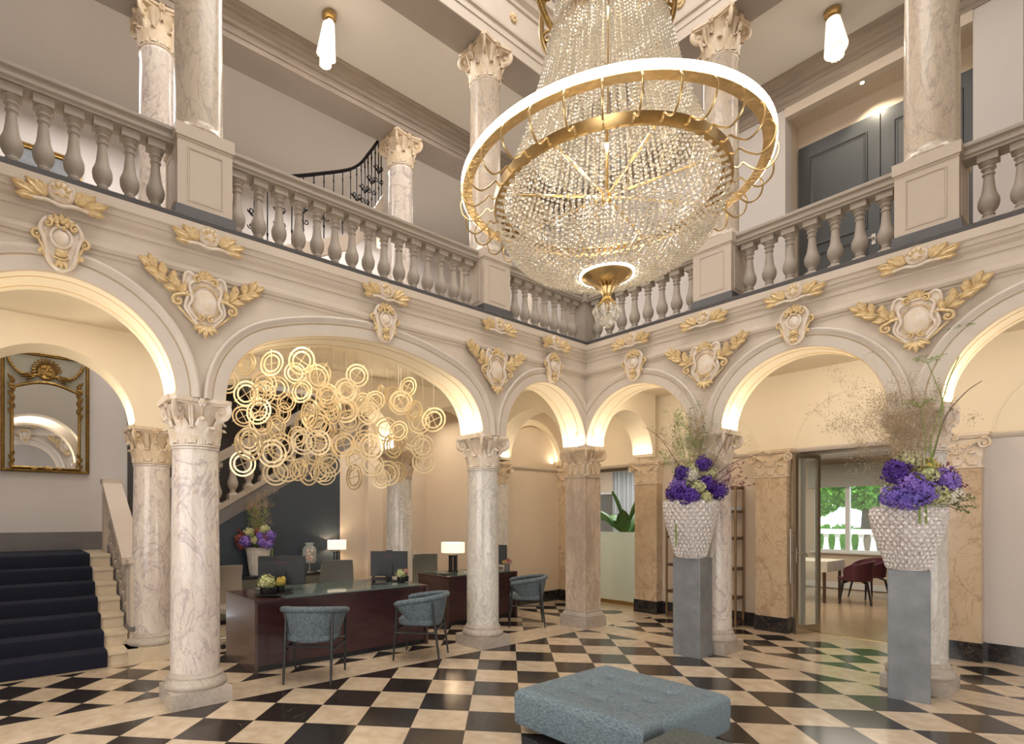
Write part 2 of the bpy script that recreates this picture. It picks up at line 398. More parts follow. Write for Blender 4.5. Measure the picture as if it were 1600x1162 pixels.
def arch_curve(u0, u1, n=28, r1=None, rise=None):
    """(u, v, normal) along the opening edge, left spring to right spring"""
    a = (u1-u0)/2; c = (u0+u1)/2; out = []
    if rise is None:
        for i in range(n+1):
            t = pi-pi*i/n; out.append((c+a*cos(t), ZS+a*sin(t), cos(t), sin(t)))
        return out
    # basket arch with three centres
    b = a-r1; k = (b*b-(rise-r1)**2)/(2*(rise-r1)); R = sqrt(b*b+k*k)+r1; th = atan2(k, b)
    m = n//3
    for i in range(m+1):
        t = pi-th*i/m; out.append((c-b+r1*cos(t), ZS+r1*sin(t), cos(t), sin(t)))
    for i in range(1, n):
        t = (pi-th)-(pi-2*th)*i/n; out.append((c+R*cos(t), ZS-k+R*sin(t), cos(t), sin(t)))
    for i in range(m+1):
        t = th-th*i/m; out.append((c+b+r1*cos(t), ZS+r1*sin(t), cos(t), sin(t)))
    return out

def arcade(name, F, u_lo, u_hi, bays, top, t=T, m=PLASTER, mi=PLASTER_IN, archivolt=True, both=False, lines=True, zbot=ZS):
    """bays: list of curves; one wall mesh, mouldings as trims"""
    b = MB(); b.M = F
    def blk(a0, a1, z0, z1):
        if a1-a0 > 1e-4: b.box(a0, a1, z0, z1, -t, t)
    cur = u_lo
    for cv in bays:
        a0, a1 = cv[0][0], cv[-1][0]
        blk(cur, a0, zbot, top); cur = a1
        n = len(cv); vs = []
        for (u, v, nx, ny) in cv:
            vs += [(u, v, t), (u, top, t), (u, v, -t), (u, top, -t)]
        fs = []
        for i in range(n-1):
            p, q = 4*i, 4*i+4
            fs += [(p, q, q+1, p+1), (p+2, p+3, q+3, q+2), (p+1, q+1, q+3, p+3)]
        b.cm = 0; b.add(vs, fs)
        b.cm = 1; b.add([(u, v, s) for (u, v, nx, ny) in cv for s in (t, -t)], [(2*i, 2*i+1, 2*i+3, 2*i+2) for i in range(n-1)]); b.cm = 0
    blk(cur, u_hi, zbot, top)
    w = struct(b.build(name, [m, mi], smooth=40))
    k = 0
    for cv in bays:
        if not archivolt: break
        for side in ((1, -1) if both else (1,)):
            a = MB(); a.M = F
            fr = [(Vector((u, v, 0)), Vector((nx, ny, 0)), Vector((0, 0, side))) for (u, v, nx, ny) in cv]
            fr = [(fr[0][0]-Vector((0, .0, 0)), Vector((-1, 0, 0)), fr[0][2])]+fr[1:-1]+[(fr[-1][0], Vector((1, 0, 0)), fr[-1][2])]
            prof = [(0.0, t-.002), (0.0, t+.014), (.03, t+.020), (.10, t+.022), (.104, t+.016), (.110, t+.016), (.114, t+.026), (.132, t+.030), (.142, t+.042), (.160, t+.048), (.176, t+.040), (.182, t-.002)]
            a.sweep(fr, prof); a.build('archivolt', TRIMC, w, 45)
            if lines:
                g = MB(); g.M = F
                for off, h in ((.107, t+.0165), (.003, t+.0145)):
                    g.tube([P+N*off+W*h for P, N, W in fr], .0022, 5)
                g.build('gilded_line', GOLDL, w)
        if lines:
            g = MB(); g.M = F
            for s in (.1, -.1):
                g.tube([(u-nx*.001, v-ny*.001, s) for (u, v, nx, ny) in cv], .004, 5)
            g.build('gilded_line', GOLDL, w)
    return w

small = lambda a, b_: arch_curve(a, b_)
bayA = [small(-6.81, -5.33), arch_curve(-4.95, -2.09, 30, .62, .77), small(-1.72, -.2)]
bayB = [small(.2, 1.64), small(2.0, 3.45), small(3.81, 5.25)]
arcade('wall_left', FA, -7.19, .19, bayA, ZT)
arcade('wall_right', FB, .19, 5.64, bayB, ZT)
arcade('wall_back', FC, 0, 7.19, [small(.2, 1.72), arch_curve(2.09, 4.95, 30, .62, .77), small(5.33, 6.81)], ZT)
arcade('wall_front', FD, -5.64, 0, [small(-5.25, -3.81), small(-3.45, -2.0), small(-1.64, -.2)], ZT)
# second row behind the left arcade, and the cross arches of the corridors
FA2 = at(FA, -1.8, 0)
arcade('wall_left_inner', FA2, -7.19, .2, [small(-6.75, -5.33), arch_curve(-4.95, -2.09, 30, .62, .74), small(-1.7, -.2)], 3.42, lines=False, m=PLASTER_IN, archivolt=False)
arcade('wall_cross_left', at(FB, -1.8, 0), .19, 1.61, [small(.22, 1.58)], 3.42, t=.17, m=PLASTER_IN, archivolt=False)
arcade('wall_cross_right', FA, .19, 1.58, [small(.22, 1.5)], 3.42, t=.17, m=PLASTER_IN, archivolt=False)

def solid(name, boxes, m, smooth=0):
    b = MB()
    for q in boxes: b.box(*q)
    return struct(b.build(name, m, smooth=smooth))

# closed part of the inner left wall, with a blind arch
solid('wall_left_corridor', [(-1.99, -1.76, .19, 1.75, 0, 2.36), (-1.99, -1.8, .19, 1.75, 2.36, 3.42)], WALLB)
b = MB(); b.M = at(FA, -1.8, 0)
cv = small(.22, 1.56); b.sweep([(Vector((u, v, 0)), Vector((nx, ny, 0)), Vector((0, 0, 1))) for u, v, nx, ny in cv], [(0, 0), (0, .05), (.10, .05), (.10, 0)])
tr = struct(b.build('trim_1', PLASTER_IN)); 
b = MB(); b.M = at(FA, -1.8, 0); b.tube([(u, v, .052) for u, v, nx, ny in cv], .004, 5); b.build('gilded_line', GOLDL, tr)
# the wall behind the right arcade, with two openings
R0, R1 = 1.75, 2.03
solid('wall_right_inner', [(-3.7, -1.6, R0, R1, 0, 2.38), (-.2, 2.04, R0, R1, 0, 2.38), (3.42, 3.82, R0, R1, 0, 2.38)], WALLB)
solid('wall_right_end', [(3.82, 7.6, R0, R1, 0, 2.38)], WALLG)
solid('wall_right_lunettes', [(-3.7, 7.6, R0+.02, R1, 2.38, 3.45)], PLASTER_IN)
b = MB(); b.M = at(FB, 0, 1.77)
for a0, a1 in ((-1.55, -.25), (.25, 1.55), (2.05, 3.4), (3.9, 5.2)):
    cv = arch_curve(a0, a1); b.sweep([(Vector((u, v-.06, 0)), Vector((nx, ny, 0)), Vector((0, 0, 1))) for u, v, nx, ny in cv], [(-.0, 0), (0, .008), (.008, .01), (.022, .01), (.022, 0)])
struct(b.build('trim_2', PLASTER_IN, smooth=40))
def ledge(name, F, u0, u1, v, w0, m=TRIMC):
    b = MB(); b.M = F
    pr = [(v-.03, w0), (v-.03, w0+.012), (v-.01, w0+.03), (v+.01, w0+.04), (v+.02, w0+.04), (v+.02, w0)]
    b.sweep([(Vector((u, 0, 0)), Vector((0, 1, 0)), Vector((0, 0, 1))) for u in (u0, u1)], pr); return struct(b.build(name, m, smooth=30))
ledge('trim_3', at(FB, 0, R0), .18, 1.64, 2.38, 0); ledge('trim_4', at(FB, 0, R0), 3.81, 7.0, 2.37, 0)
ledge('trim_5', at(FB, 0, R0), -1.62, -.18, 2.38, 0); ledge('trim_6', at(FB, 0, R0), 2.0, 3.45, 2.39, 0); ledge('trim_7', at(FA, -1.76, 0), .2, 1.6, 2.37, 0)
# dark marble skirtings
solid('baseboard_right', [(.18, 1.64, 1.735, 1.75, 0, .19), (3.81, 7, 1.735, 1.75, 0, .19)], M_BLACK)
solid('baseboard_left', [(-1.765, -1.745, .2, 1.6, 0, .19)], M_BLACK)

# string course and cornice swept round the court
prof = [(3.40, 0), (3.40, .008), (3.425, .012), (3.43, .03), (3.455, .042), (3.475, .042), (3.48, .022), (3.50, .02), (3.51, .008), (3.60, .008), (3.605, .02), (3.625, .024), (3.63, .012), (3.65, .012), (3.675, .035), (3.70, .04), (3.705, .052), (3.74, .06), (3.75, .075), (3.82, .08), (3.82, 0)]
b = MB()
def ring(off): return [(off, -off), (5.45-off, -off), (5.45-off, -7+off), (off, -7+off)]
fr = []
for i, (sx, sy) in enumerate(((1, -1), (-1, -1), (-1, 1), (1, 1))):
    x, y = [(T, -T), (5.45-T, -T), (5.45-T, -7+T), (T, -7+T)][i]
    fr.append((Vector((x, y, 0)), Vector((0, 0, 1)), Vector((sx, sy, 0))))
b.sweep(fr, prof, closed_path=True)
struct(b.build('trim_8', PLASTER, smooth=25))
# slate edge of the gallery floor
b = MB(); b.sweep(fr, [(3.82, -.3), (3.82, .055), (3.865, .06), (3.875, .05), (3.875, -.3)], closed_path=True)
struct(b.build('trim_9', SLATE, smooth=0))

# ------------------------------------------------------------------ floors, ceilings, upper storey
b = MB(); b.box(-3.7, 10, -11.5, 2.03, -.1, 0); struct(b.build('floor', FLOORM, smooth=0))
b = MB(); b.box(-5.6, 6.5, 2.03, 8, -.1, .002); struct(b.build('floor_dining_room', PARQ, smooth=0))
solid('floor_gallery', [(-1.99, .1, -7.1, 1.6, 3.42, 3.86), (.1, 7.4, -.1, 1.6, 3.42, 3.86), (-3.6, 7.6, 1.6, 1.8, 3.42, 3.86), (5.35, 8, -8, -.1, 3.42, 3.86), (-1.99, 5.35, -9, -6.95, 3.42, 3.86)], PLASTER_IN)
solid('ceiling_alcove', [(-3.5, -1.99, -2.0, 0, 3.42, 3.86)], PLASTER_IN)
# outer closing walls behind the photographer's side
solid('wall_outer', [(8, 8.2, -11, 2, 0, 9), (-5, 8, -9.2, -9, 0, 9)], WALLG)

# entablature above the upper columns
ZE = 7.07
def rect_sweep(name, prof, m, fr=fr, smooth=25):
    b = MB(); b.sweep(fr, prof, closed_path=True); return struct(b.build(name, m, smooth=smooth))
rect_sweep('trim_10', [(ZE-.004, -.004), (ZE-.004, .008), (ZE+.12, .008), (ZE+.125, .02), (ZE+.2, .022), (ZE+.21, .045), (ZE+.24, .05), (ZE+.25, .03), (ZE+.55, .03), (ZE+.56, .05), (ZE+.6, .055), (ZE+.64, .1), (ZE+.7, .12), (ZE+.72, .16), (ZE+.8, .18), (ZE+.8, 0)], PLASTER)
def beam(name, x0, x1, y0, y1, z0, z1, m): return solid(name, [(x0, x1, y0, y1, z0, z1)], m)
beam('trim_11', -.2, T, -7.2, .2, ZE, ZE+.8, BEAMG)
beam('trim_12', T, 5.45-T, -T, .2, ZE, ZE+.8, BEAMG)
beam('trim_13', 5.45-T, 5.85, -7.2, .2, ZE, ZE+.8, BEAMG)
beam('trim_14', T, 5.45-T, -7.2, -7+T, ZE, ZE+.8, BEAMG)
solid('ceiling_gallery', [(-1.9, -.2, -7.2, 2, 7.34, 7.5), (-.2, 7, .2, 1.6, 7.16, 7.34), (5.85, 8, -8, .2, 7.34, 7.5), (-2, 8, -9, -7.2, 7.34, 7.5), (-4.6, -1.9, -8, 2, 7.34, 7.5)], CEILW)
solid('wall_attic', [(-.2, -.19, -7.2, .2, ZE+.8, 9), (5.65, 5.85, -7.2, .2, ZE+.8, 9), (-.2, 5.85, .19, .2, ZE+.8, 9), (-.2, 5.85, -7.2, -7.19, ZE+.8, 9)], CEILW)
solid('ceiling_court', [(-.2, 5.85, -7.2, .2, 9, 9.1)], CEILW)
# beam on the second row of columns with brown mouldings towards the gallery
solid('trim_15', [(-1.98, -1.58, -7.2, 1.5, 6.98, 7.34)], BEAMG)
b = MB()
b.sweep([(Vector((-1.58, y, 0)), Vector((0, 0, 1)), Vector((1, 0, 0))) for y in (-7.2, 1.56)], [(6.98, 0), (6.98, .01), (7.04, .012), (7.045, .03), (7.07, .032), (7.08, .02), (7.13, .022), (7.14, .05), (7.17, .055), (7.2, .05), (7.22, .085), (7.25, .09), (7.27, .12), (7.31, .13), (7.32, .15), (7.34, .155)])
b.sweep([(Vector((-1.98, y, 0)), Vector((0, 0, 1)), Vector((-1, 0, 0))) for y in (1.56, -7.2)], [(6.98, 0), (7.04, .01), (7.1, .03), (7.2, .05), (7.34, .1)])
struct(b.build('trim_16', BEAMD, smooth=20))
# stairwell walls
solid('wall_stairwell', [(-4.55, -4.35, -8, 2, 0, 7.34), (-4.5, -1.6, 1.56, 1.75, 3.45, 7.34), (-4.5, 0, -8, -7.8, 0, 7.4), (-4.35, -1.99, -7.4, -7.3, 0, 3.4)], WALLG)
solid('wall_alcove', [(-3.5, -1.99, -.22, -.02, 0, 3.42)], WALLB)
# upper wall behind the right gallery: recess with doors
UY = 1.56
solid('wall_right_upper', [(-1.6, 2.0, UY, 1.75, 3.86, 7.2), (2.0, 3.76, UY, 1.75, 6.82, 7.2), (3.76, 4.12, UY, 1.75, 3.86, 6.9), (4.12, 8, UY+.1, 1.85, 3.86, 6.9), (3.76, 8, UY, 1.75, 6.86, 7.2)], WALLG)
solid('wall_recess', [(1.9, 3.86, 2.0, 2.1, 3.86, 6.9), (1.9, 2.0, 1.75, 2.0, 3.86, 6.9), (3.76, 3.86, 1.75, 2.0, 3.86, 6.9), (1.9, 3.86, UY+.1, 2.1, 6.72, 6.82), (4.13, 8, UY+.09, UY+.1, 3.86, 6.86)], WALLB)
b = MB(); b.sweep([(Vector((x, UY, 0)), Vector((0, 0, 1)), Vector((0, -1, 0))) for x in (-1.5, 8)], [(6.80, 0), (6.80, .015), (6.84, .02), (6.86, .04), (6.92, .045), (6.94, .03), (6.98, .035), (7.0, .08), (7.05, .09), (7.07, .13), (7.11, .14), (7.12, .17), (7.16, .175)])
struct(b.build('trim_17', BEAMD, smooth=20))
b = MB(); b.box(2.0, 3.76, UY-.012, UY+.1, 6.68, 6.82); struct(b.build('trim_18', PLASTER, smooth=0))

# ------------------------------------------------------------------ capitals and columns
def spiral(r0, r1, turns, n=26, a0=0, sgn=1):
    out = []
    for i in range(n):
        t = i/(n-1); a = a0+sgn*2*pi*turns*t; r = r0+(r1-r0)*t
        out.append((r*cos(a), r*sin(a)))
    return out
def acanthus(b, a, r, z0, h, wd, out):
    """acanthus leaf standing against a bell of radius r at angle a, tip curling outwards"""
    ca, sa = cos(a), sin(a); vs = []; nu, nv = 7, 9
    for j in range(nv):
        t = j/(nv-1)
        ww = wd*(.62+.55*sin(pi*min(1, t*1.05))**1.2)*(1-.25*(.5-.5*cos(2*pi*3.5*t)))
        if t > .8: ww *= 1-(t-.8)*3.0
        if t < .78: rr = r+.008+out*.35*(t/.78)**2; z = z0+h*t/.78
        else:
            q = (t-.78)/.22*pi*.85; rr = r+.008+out*.35+out*.6*(1-cos(q))/2*1.1; z = z0+h+out*.4*sin(q)-out*.35*(1-cos(q))/2
        for i in range(nu):
            s = (i/(nu-1)-.5)*2; lat = s*ww*.5
            bulge = (1-s*s)*.012+(.006 if i % 2 else 0)
            R = rr+bulge
            vs.append((R*ca-lat*sa, R*sa+lat*ca, z-abs(s)*h*.04))
    n = len(vs)
    vs += [(x-ca*.008, y-sa*.008, z) for x, y, z in vs]
    fs = []
    for j in range(nv-1):
        for i in range(nu-1):
            q = (j*nu+i, j*nu+i+1, (j+1)*nu+i+1, (j+1)*nu+i); fs.append(q); fs.append(tuple(reversed([k+n for k in q])))
        fs.append((j*nu, (j+1)*nu, (j+1)*nu+n, j*nu+n)); fs.append((j*nu+nu-1+n, (j+1)*nu+nu-1+n, (j+1)*nu+nu-1, j*nu+nu-1))
    b.add(vs, fs)
def volute(b, a, r_in, R, z, sz):
    """scroll in the vertical plane through angle a"""
    ca, sa = cos(a), sin(a)
    pts = [(r_in, z-sz*3.0), (r_in+(R-r_in)*.35, z-sz*1.5), (R-sz*.9, z-sz*.1)]
    sp = spiral(sz, sz*.12, 1.6, 26, pi*.75, -1); path = [(x, zz) for x, zz in pts[:2]]+[(R-sz+p[0], z-sz*.55+p[1]) for p in sp]
    rad = [sz*.20]*2+[sz*(.26-.15*i/len(sp)) for i in range(len(sp))]
    b.tube([(x*ca, x*sa, zz) for x, zz in path], rad, 8, flat=1.7)
    b.sph(((R-sz)*ca, (R-sz)*sa, z-sz*.55), sz*.32, 8, 5)
def abacus_poly(h, cut=.16, dip=.12, n=6):
    out = []
    for q in range(4):
        a = q*pi/2; p0 = (h, -h*(1-cut)); p1 = (h, h*(1-cut))
        for i in range(n+1):
            t = i/n; y = p0[1]+(p1[1]-p0[1])*t; x = h-h*dip*sin(pi*t)
            out.append((x*cos(a)-y*sin(a), x*sin(a)+y*cos(a)))
    return out
def capital(root, H, r, ha, m, square=False, z0=0, gold=None, hi=8):
    """composite capital: bell with leaves, four corner volutes, abacus, four rosettes"""
    b = MB(); ab = H*.13
    prof = [(r*1.0, 0), (r*1.08, .008), (r*1.08, .022), (r*.98, .03), (r*.98, H*.5), (r*1.1, H*.75), (r*1.32, H-ab)]
    if square: b.sqlathe([(x*.93, z) for x, z in prof])
    else: b.lathe(prof, 28)
    rl = r*(.98 if not square else .95)
    if square:
        k = 1.0
        for q in range(4):
            M0 = b.M.copy(); b.M = M0 @ Matrix.Rotation(q*pi/2, 4, 'Z') @ Matrix.Translation((0, 0, 0))
            for dy in (-.62, 0, .62):
                bb = MB(); acanthus(bb, 0, rl, .03, H*.36, r*.66, r*.28)
                b.add([(x, y+dy*r, z) for x, y, z in bb.v], bb.f)
            for dy in (-.36, .36):
                bb = MB(); acanthus(bb, 0, rl*1.0, H*.25, H*.34, r*.5, r*.32)
                b.add([(x, y+dy*r, z) for x, y, z in bb.v], bb.f)
            b.M = M0
    else:
        for i in range(hi): acanthus(b, 2*pi*(i+.5)/hi, rl, .03, H*.32, r*.72, r*.30)
        for i in range(hi): acanthus(b, 2*pi*i/hi, rl, H*.06, H*.52, r*.6, r*.36)
    for q in range(8):   # inner tendrils
        a = q*pi/4+pi/8*(1 if q % 2 else -1)*.9+pi/8*0
        pts = []
        for i in range(10):
            t = i/9; rr = rl+.02+t*r*.28; pts.append((rr*cos(a), rr*sin(a), H*(.45+.38*t)))
        b.tube(pts, [r*.06*(1-.3*i/9) for i in range(10)], 6)
    c = b.build('capital', m, root, 50); c.location = (0, 0, z0)
    a_ = MB(); n = 6
    for (hh, za, zb) in ((ha*.93, H-ab, H-ab*.62), (ha, H-ab*.62, H)): a_.prism(abacus_poly(hh), za, zb)
    a_.build('abacus', m, c, 30)
    R = ha*1.32
    for q in range(4):
        v = MB(); volute(v, pi/4+q*pi/2, r*.95, R, H-ab*.95, H*.205); v.build('volute', gold or m, c, 50)
    for q in range(4):
        v = MB(); a = q*pi/2; x = ha*.93; ca, sa = cos(a), sin(a); z = H-ab*.7; s = H*.10
        for k in range(6):
            t = 2*pi*k/6; v.sph((x*ca-cos(t)*s*.55*sa, x*sa+cos(t)*s*.55*ca, z+sin(t)*s*.55), s*.42, 8, 5)
        v.sph(((x+s*.3)*ca, (x+s*.3)*sa, z), s*.4, 8, 5)
        v.tube([(rl*1.0*ca, rl*1.0*sa, H*.45), (rl*1.15*ca, rl*1.15*sa, H*.7), (x*ca, x*sa, z)], [r*.05, r*.05, r*.04], 6)
        v.build('rosette', m, c, 60)
    return c
def shaft_base(root, m, mb, plinth=True, z=0, r=.19):
    if plinth:
        b = MB(); b.box(-.23, .23, -.23, .23, 0, .125); b.build('plinth', mb, root, 0)
    b = MB(); b.lathe([(r+.042, 0), (r+.052, .012), (r+.054, .03), (r+.046, .05), (r+.026, .07), (r+.02, .085), (r+.022, .095), (r+.012, .105), (r+.004, .125), (r, .13)], 36)
    o = b.build('base', mb, root, 40); o.location = (0, 0, .125 if plinth else 0)
def column(label, x, y, m, mc, group=None, z=0, plinth=True, top=ZS, name='marble_column'):
    c = thing(name, label, 'column', (x, y, z), 0, group)
    shaft_base(c, m, M_BASE, plinth)
    zb = (.25 if plinth else .125); h = top-z
    b = MB(); zt = h-.385
    b.lathe([(.19, zb), (.191, zb+.3), (.19, zb+.7), (.184, zb+1.2), (.176, zt-.03), (.176, zt-.02), (.186, zt-.014), (.186, zt-.002), (.176, zt)], 48)
    b.build('shaft', m, c, 40)
    capital(c, .385, .172, .235, mc, z0=zt)
    return c
column('white-veined marble column in front at left, nearest the long reception desk', 0, -5.136, M_WHITE, CAPLIGHT)
column('grey-veined round column between the reception desks, its base beside the blue chair', 0, -1.908, M_GREY, CAPLIGHT)
column('white marble column half hidden behind the narrower left flower pedestal', 1.8206, 0, M_WHITE, CAPLIGHT)
column('white marble column behind the big right flower pedestal', 3.6314, 0, M_GREY, CAPLIGHT)
column('pinkish marble column standing on the stair step behind the left front column', -1.8, -5.136, M_WHITE, CAPST, z=.15, plinth=False)
column('cream marble column behind the reception, right of the dark blue wall', -1.8, -1.9, M_GREY, CAPST)

def pier(label, x, y, h, m, mc, wd=.17, name='marble_pier'):
    c = thing(name, label, 'pillar', (x, y, 0))
    b = MB(); b.box(-.225, .225, -.225, .225, 0, .13); b.build('plinth', M_BASE, c, 0)
    b = MB(); b.sqlathe([(.21, .13), (.212, .15), (.19, .19), (wd+.012, .2), (wd+.012, .225), (wd, .23)]); b.build('base', M_BASE, c, 30)
    b = MB(); b.box(-wd, wd, -wd, wd, .23, h-.38); b.box(-wd-.012, wd+.012, -wd-.012, wd+.012, h-.4, h-.385); b.build('shaft', m, c, 0)
    capital(c, .385, wd, .235, mc, True, z0=h-.385)
    return c
pier('square brown-veined marble pillar standing in the corner between the two arcades', 0, 0, ZS, M_PIER, CAPST)

def pilaster(label, F, wd, d, m, mc, h=2.40, skirt=True):
    """flat pilaster against a wall; F puts it in place"""
    c = thing('marble_pilaster', label, 'pilaster')
    c.matrix_world = F @ Matrix.Rotation(-pi/2, 4, 'X')     # local x = along wall, z up, -y = out
    zb = .2
    if skirt:
        b = MB(); b.box(-wd-.012, wd+.012, -d-.012, -.002, 0, zb); b.build('skirting', M_BLACK, c, 0)
    b = MB(); b.box(-wd, wd, -d, 0, zb, h-.36); b.build('shaft', m, c, 0)
    b = MB(); H = .36
    b.box(-wd-.01, wd+.01, -d-.01, 0, 0, .02)
    vs = [(-wd, -d, .02), (wd, -d, .02), (wd, 0, .02), (-wd, 0, .02), (-wd*1.15, -d-.03, H-.05), (wd*1.15, -d-.03, H-.05), (wd*1.15, 0, H-.05), (-wd*1.15, 0, H-.05)]
    b.add(vs, [(0, 1, 5, 4), (1, 2, 6, 5), (3, 0, 4, 7), (4, 5, 6, 7)])
    for dx in (-.66, 0, .66):
        bb = MB(); acanthus(bb, -pi/2, d, .03, H*.34, wd*.7, .045); b.add([(x+dx*wd, y, z) for x, y, z in bb.v], bb.f)
    for dx in (-.34, .34):
        bb = MB(); acanthus(bb, -pi/2, d+.005, H*.28, H*.3, wd*.5, .05); b.add([(x+dx*wd, y, z) for x, y, z in bb.v], bb.f)
    cp = b.build('capital', mc, c, 50); cp.location = (0, 0, h-H)
    a = MB(); a.box(-wd*1.28, wd*1.28, -d-.05, 0, H-.05, H-.03); a.box(-wd*1.36, wd*1.36, -d-.06, 0, H-.03, H); a.build('abacus', mc, cp, 0)
    for s in (-1, 1):
        v = MB(); sp = spiral(.055, .006, 1.7, 28, pi*.5, -1)
        v.tube([(s*wd*.25, -d-.02, H*.4), (s*wd*.55, -d-.03, H*.62)]+[(s*(wd*1.12+p[0]), -d-.045, H-.115+p[1]) for p in sp], [.012, .013]+[.014-.007*i/28 for i in range(28)], 8, flat=1.6)
        v.sph((s*wd*1.12, -d-.05, H-.115), .016, 8, 5); v.build('volute', mc, cp, 60)
    v = MB()
    for k in range(6):
        t = k*pi/3; v.sph((cos(t)*.022, -d-.06, H-.035+sin(t)*.022), .016, 8, 5)
    v.sph((0, -d-.07, H-.035), .015, 8, 5); v.build('rosette', mc, cp, 60)
    return c
FBw = at(FB, 0, 1.75)
def onB(x): return at(FB, x, 1.75)
pilaster('tan marble pilaster between the frosted glass screen and the shelf unit', onB(.0), .19, .17, M_TAN, CAPST)
pilaster('tan marble pilaster between the shelf unit and the open glass door', onB(1.82), .19, .17, M_TAN, CAPST)
pilaster('pale pilaster with diagonal veins right of the doorway', onB(3.63), .19, .17, M_TAN, CAPLIGHT, 2.39)
pilaster('brown marble pilaster in the far corner behind the square pillar', onB(-1.62), .19, .17, M_TAN, CAPST)
pilaster('narrow pale pilaster on the inner wall behind the second reception desk', at(FA, -1.8, 0), .16, .16, M_GREY, CAPST, 2.42, skirt=False)

# impost slabs where the lit arch soffits land
def imposts(name, F, edges, t=T, z=ZS, m=CAPLIGHT):
    b = MB(); b.M = F
    for u, s in edges:
        u0, u1 = (u-.12, u+.055) if s > 0 else (u-.055, u+.12)
        b.box(u0, u1, z-.035, z+.012, -t-.02, t-.02)
    return struct(b.build(name, m, smooth=0))
imposts('trim_19', FA, [(-6.81, 1), (-5.33, -1), (-4.95, 1), (-2.09, -1), (-1.72, 1)])
imposts('trim_20', FB, [(1.64, -1), (2.0, 1), (3.45, -1), (3.81, 1), (5.25, -1)])
imposts('trim_21', FA2, [(-6.75, 1), (-5.33, -1), (-4.95, 1), (-2.09, -1), (-1.7, 1), (-.2, -1)])
b = MB()
b.box(-.225, .2, -.2, .16, ZS-.03, ZS+.012); b.box(-.16, .2, -.2, .225, ZS-.03, ZS+.012)
struct(b.build('trim_22', CAPLIGHT, smooth=0))

# warm strips of light lying on the imposts, washing the soffits
def uplight(F, u, v, s, e=5.0, w=0.0):
    p = F @ Vector((u, v, w)); q = F @ Vector((u+s*.16, v+1, w))
    lamp('impost_light', 'AREA', p, e, (1, .84, .60), .30, .03, target=q)
    L_ = bpy.context.scene.collection.objects[-1]
    d = (q-p).normalized(); xax = (F.to_3x3() @ Vector((0, 0, 1))).normalized(); yax = (-d).cross(xax)
    R = Matrix((xax, yax, -d)).transposed().to_4x4(); L_.matrix_world = Matrix.Translation(p) @ R
for u, s in ((-5.33, -1), (-6.81, 1), (-4.95, 1), (-2.09, -1), (-1.72, 1), (-.2, -1)): uplight(FA, u+s*.035, ZS+.03, s)
for u, s in ((.2, 1), (1.64, -1), (2.0, 1), (3.45, -1), (3.81, 1)): uplight(FB, u+s*.035, ZS+.03, s)
for u, s in ((-5.33, -1), (-4.95, 1), (-2.09, -1)): uplight(FA2, u+s*.035, ZS+.03, s)
for F_, u, s in ((at(FB, -1.8, 0), .24, 1), (FA, 1.46, -1), (at(FA, -1.76, 0), 1.45, -1)): uplight(F_, u, ZS+.04, s, 1.8, .05 if F_ is not FA else 0)

# ------------------------------------------------------------------ upper storey: pedestals, columns, balustrades
def pedestal(label, x, y, F=None):
    c = thing('column_pedestal', label, 'pedestal', (x, y, 3.86))
    b = MB(); b.box(-.235, .235, -.235, .235, 0, .10, .012); b.build('skirting', SLATE, c, 0)
    b = MB(); b.box(-.21, .21, -.21, .21, .10, .64); b.build('body', PEDST, c, 0)
    b = MB(); b.box(-.225, .225, -.225, .225, .64, .74); b.box(-.215, .215, -.215, .215, .62, .64); b.build('cap', PEDST, c, 0)
    for q in range(4):
        p = MB(); p.M = Matrix.Rotation(q*pi/2, 4, 'Z')
        fr_ = [(Vector((.21, y_, z_)), Vector((0, sy, sz)), Vector((1, 0, 0))) for y_, z_, sy, sz in ((-.125, .16, 1, 1), (.125, .16, -1, 1), (.125, .56, -1, -1), (-.125, .56, 1, -1))]
        p.sweep(fr_, [(-.012, 0), (-.010, .006), (-.002, .004), (0, -.0), (.004, .003), (.006, 0)], closed_path=True)
        p.build('panel_moulding', PEDST, c, 0)
    return c
def upper_column(label, x, y, m=M_UP):
    c = thing('upper_column', label, 'column', (x, y, 4.60))
    b = MB(); b.lathe([(.215, 0), (.225, .02), (.215, .045), (.195, .06), (.19, .08), (.187, .1)], 36); b.build('base', M_UP, c, 40)
    h = 2.47; b = MB(); zt = h-.43
    b.lathe([(.187, .1), (.187, .7), (.182, 1.3), (.172, zt-.03), (.18, zt-.018), (.18, zt-.004), (.17, zt)], 48); b.build('shaft', m, c, 40)
    capital(c, .43, .168, .24, CAPST, z0=zt)
    return c
UP = [(0, -5.11, 'foremost on the left gallery'), (0, -1.87, 'just left of the chandelier ring'), (1.9, 0, 'behind the right side of the chandelier'), (3.71, 0, 'at the right before the dark doors')]
for x, y, s in UP:
    pedestal('panelled beige pedestal of the gallery column '+s, x, y)
    upper_column('cream marble gallery column on a beige pedestal, '+s, x, y)
b = thing('corner_pedestal', 'plain taupe pedestal in the gallery corner right under the chandelier finial', 'pedestal', (-.02, .02, 3.86))
q = MB(); q.box(-.17, .17, -.17, .17, 0, .6); q.build('body', STONEG, b, 0); q = MB(); q.box(-.19, .19, -.19, .19, .6, .74); q.build('cap', STONEG, b, 0)
c = thing('upper_column', 'gallery column of the second row beside the iron stair railing', 'column', (-1.8, -1.88, 3.86))
b = MB(); b.lathe([(.23, 0), (.23, .1), (.2, .15), (.19, .2)], 36); b.build('base', M_UP, c, 40)
b = MB(); b.lathe([(.188, .2), (.185, 1.2), (.172, 2.64), (.18, 2.655), (.18, 2.665), (.17, 2.69)], 48); b.build('shaft', M_WHITE, c, 40); capital(c, .43, .168, .24, CAPST, z0=2.69)
SKIP_ = dup(c, (-1.8, -5.08, 3.86), label='gallery column of the second row behind the balustrade at top left')
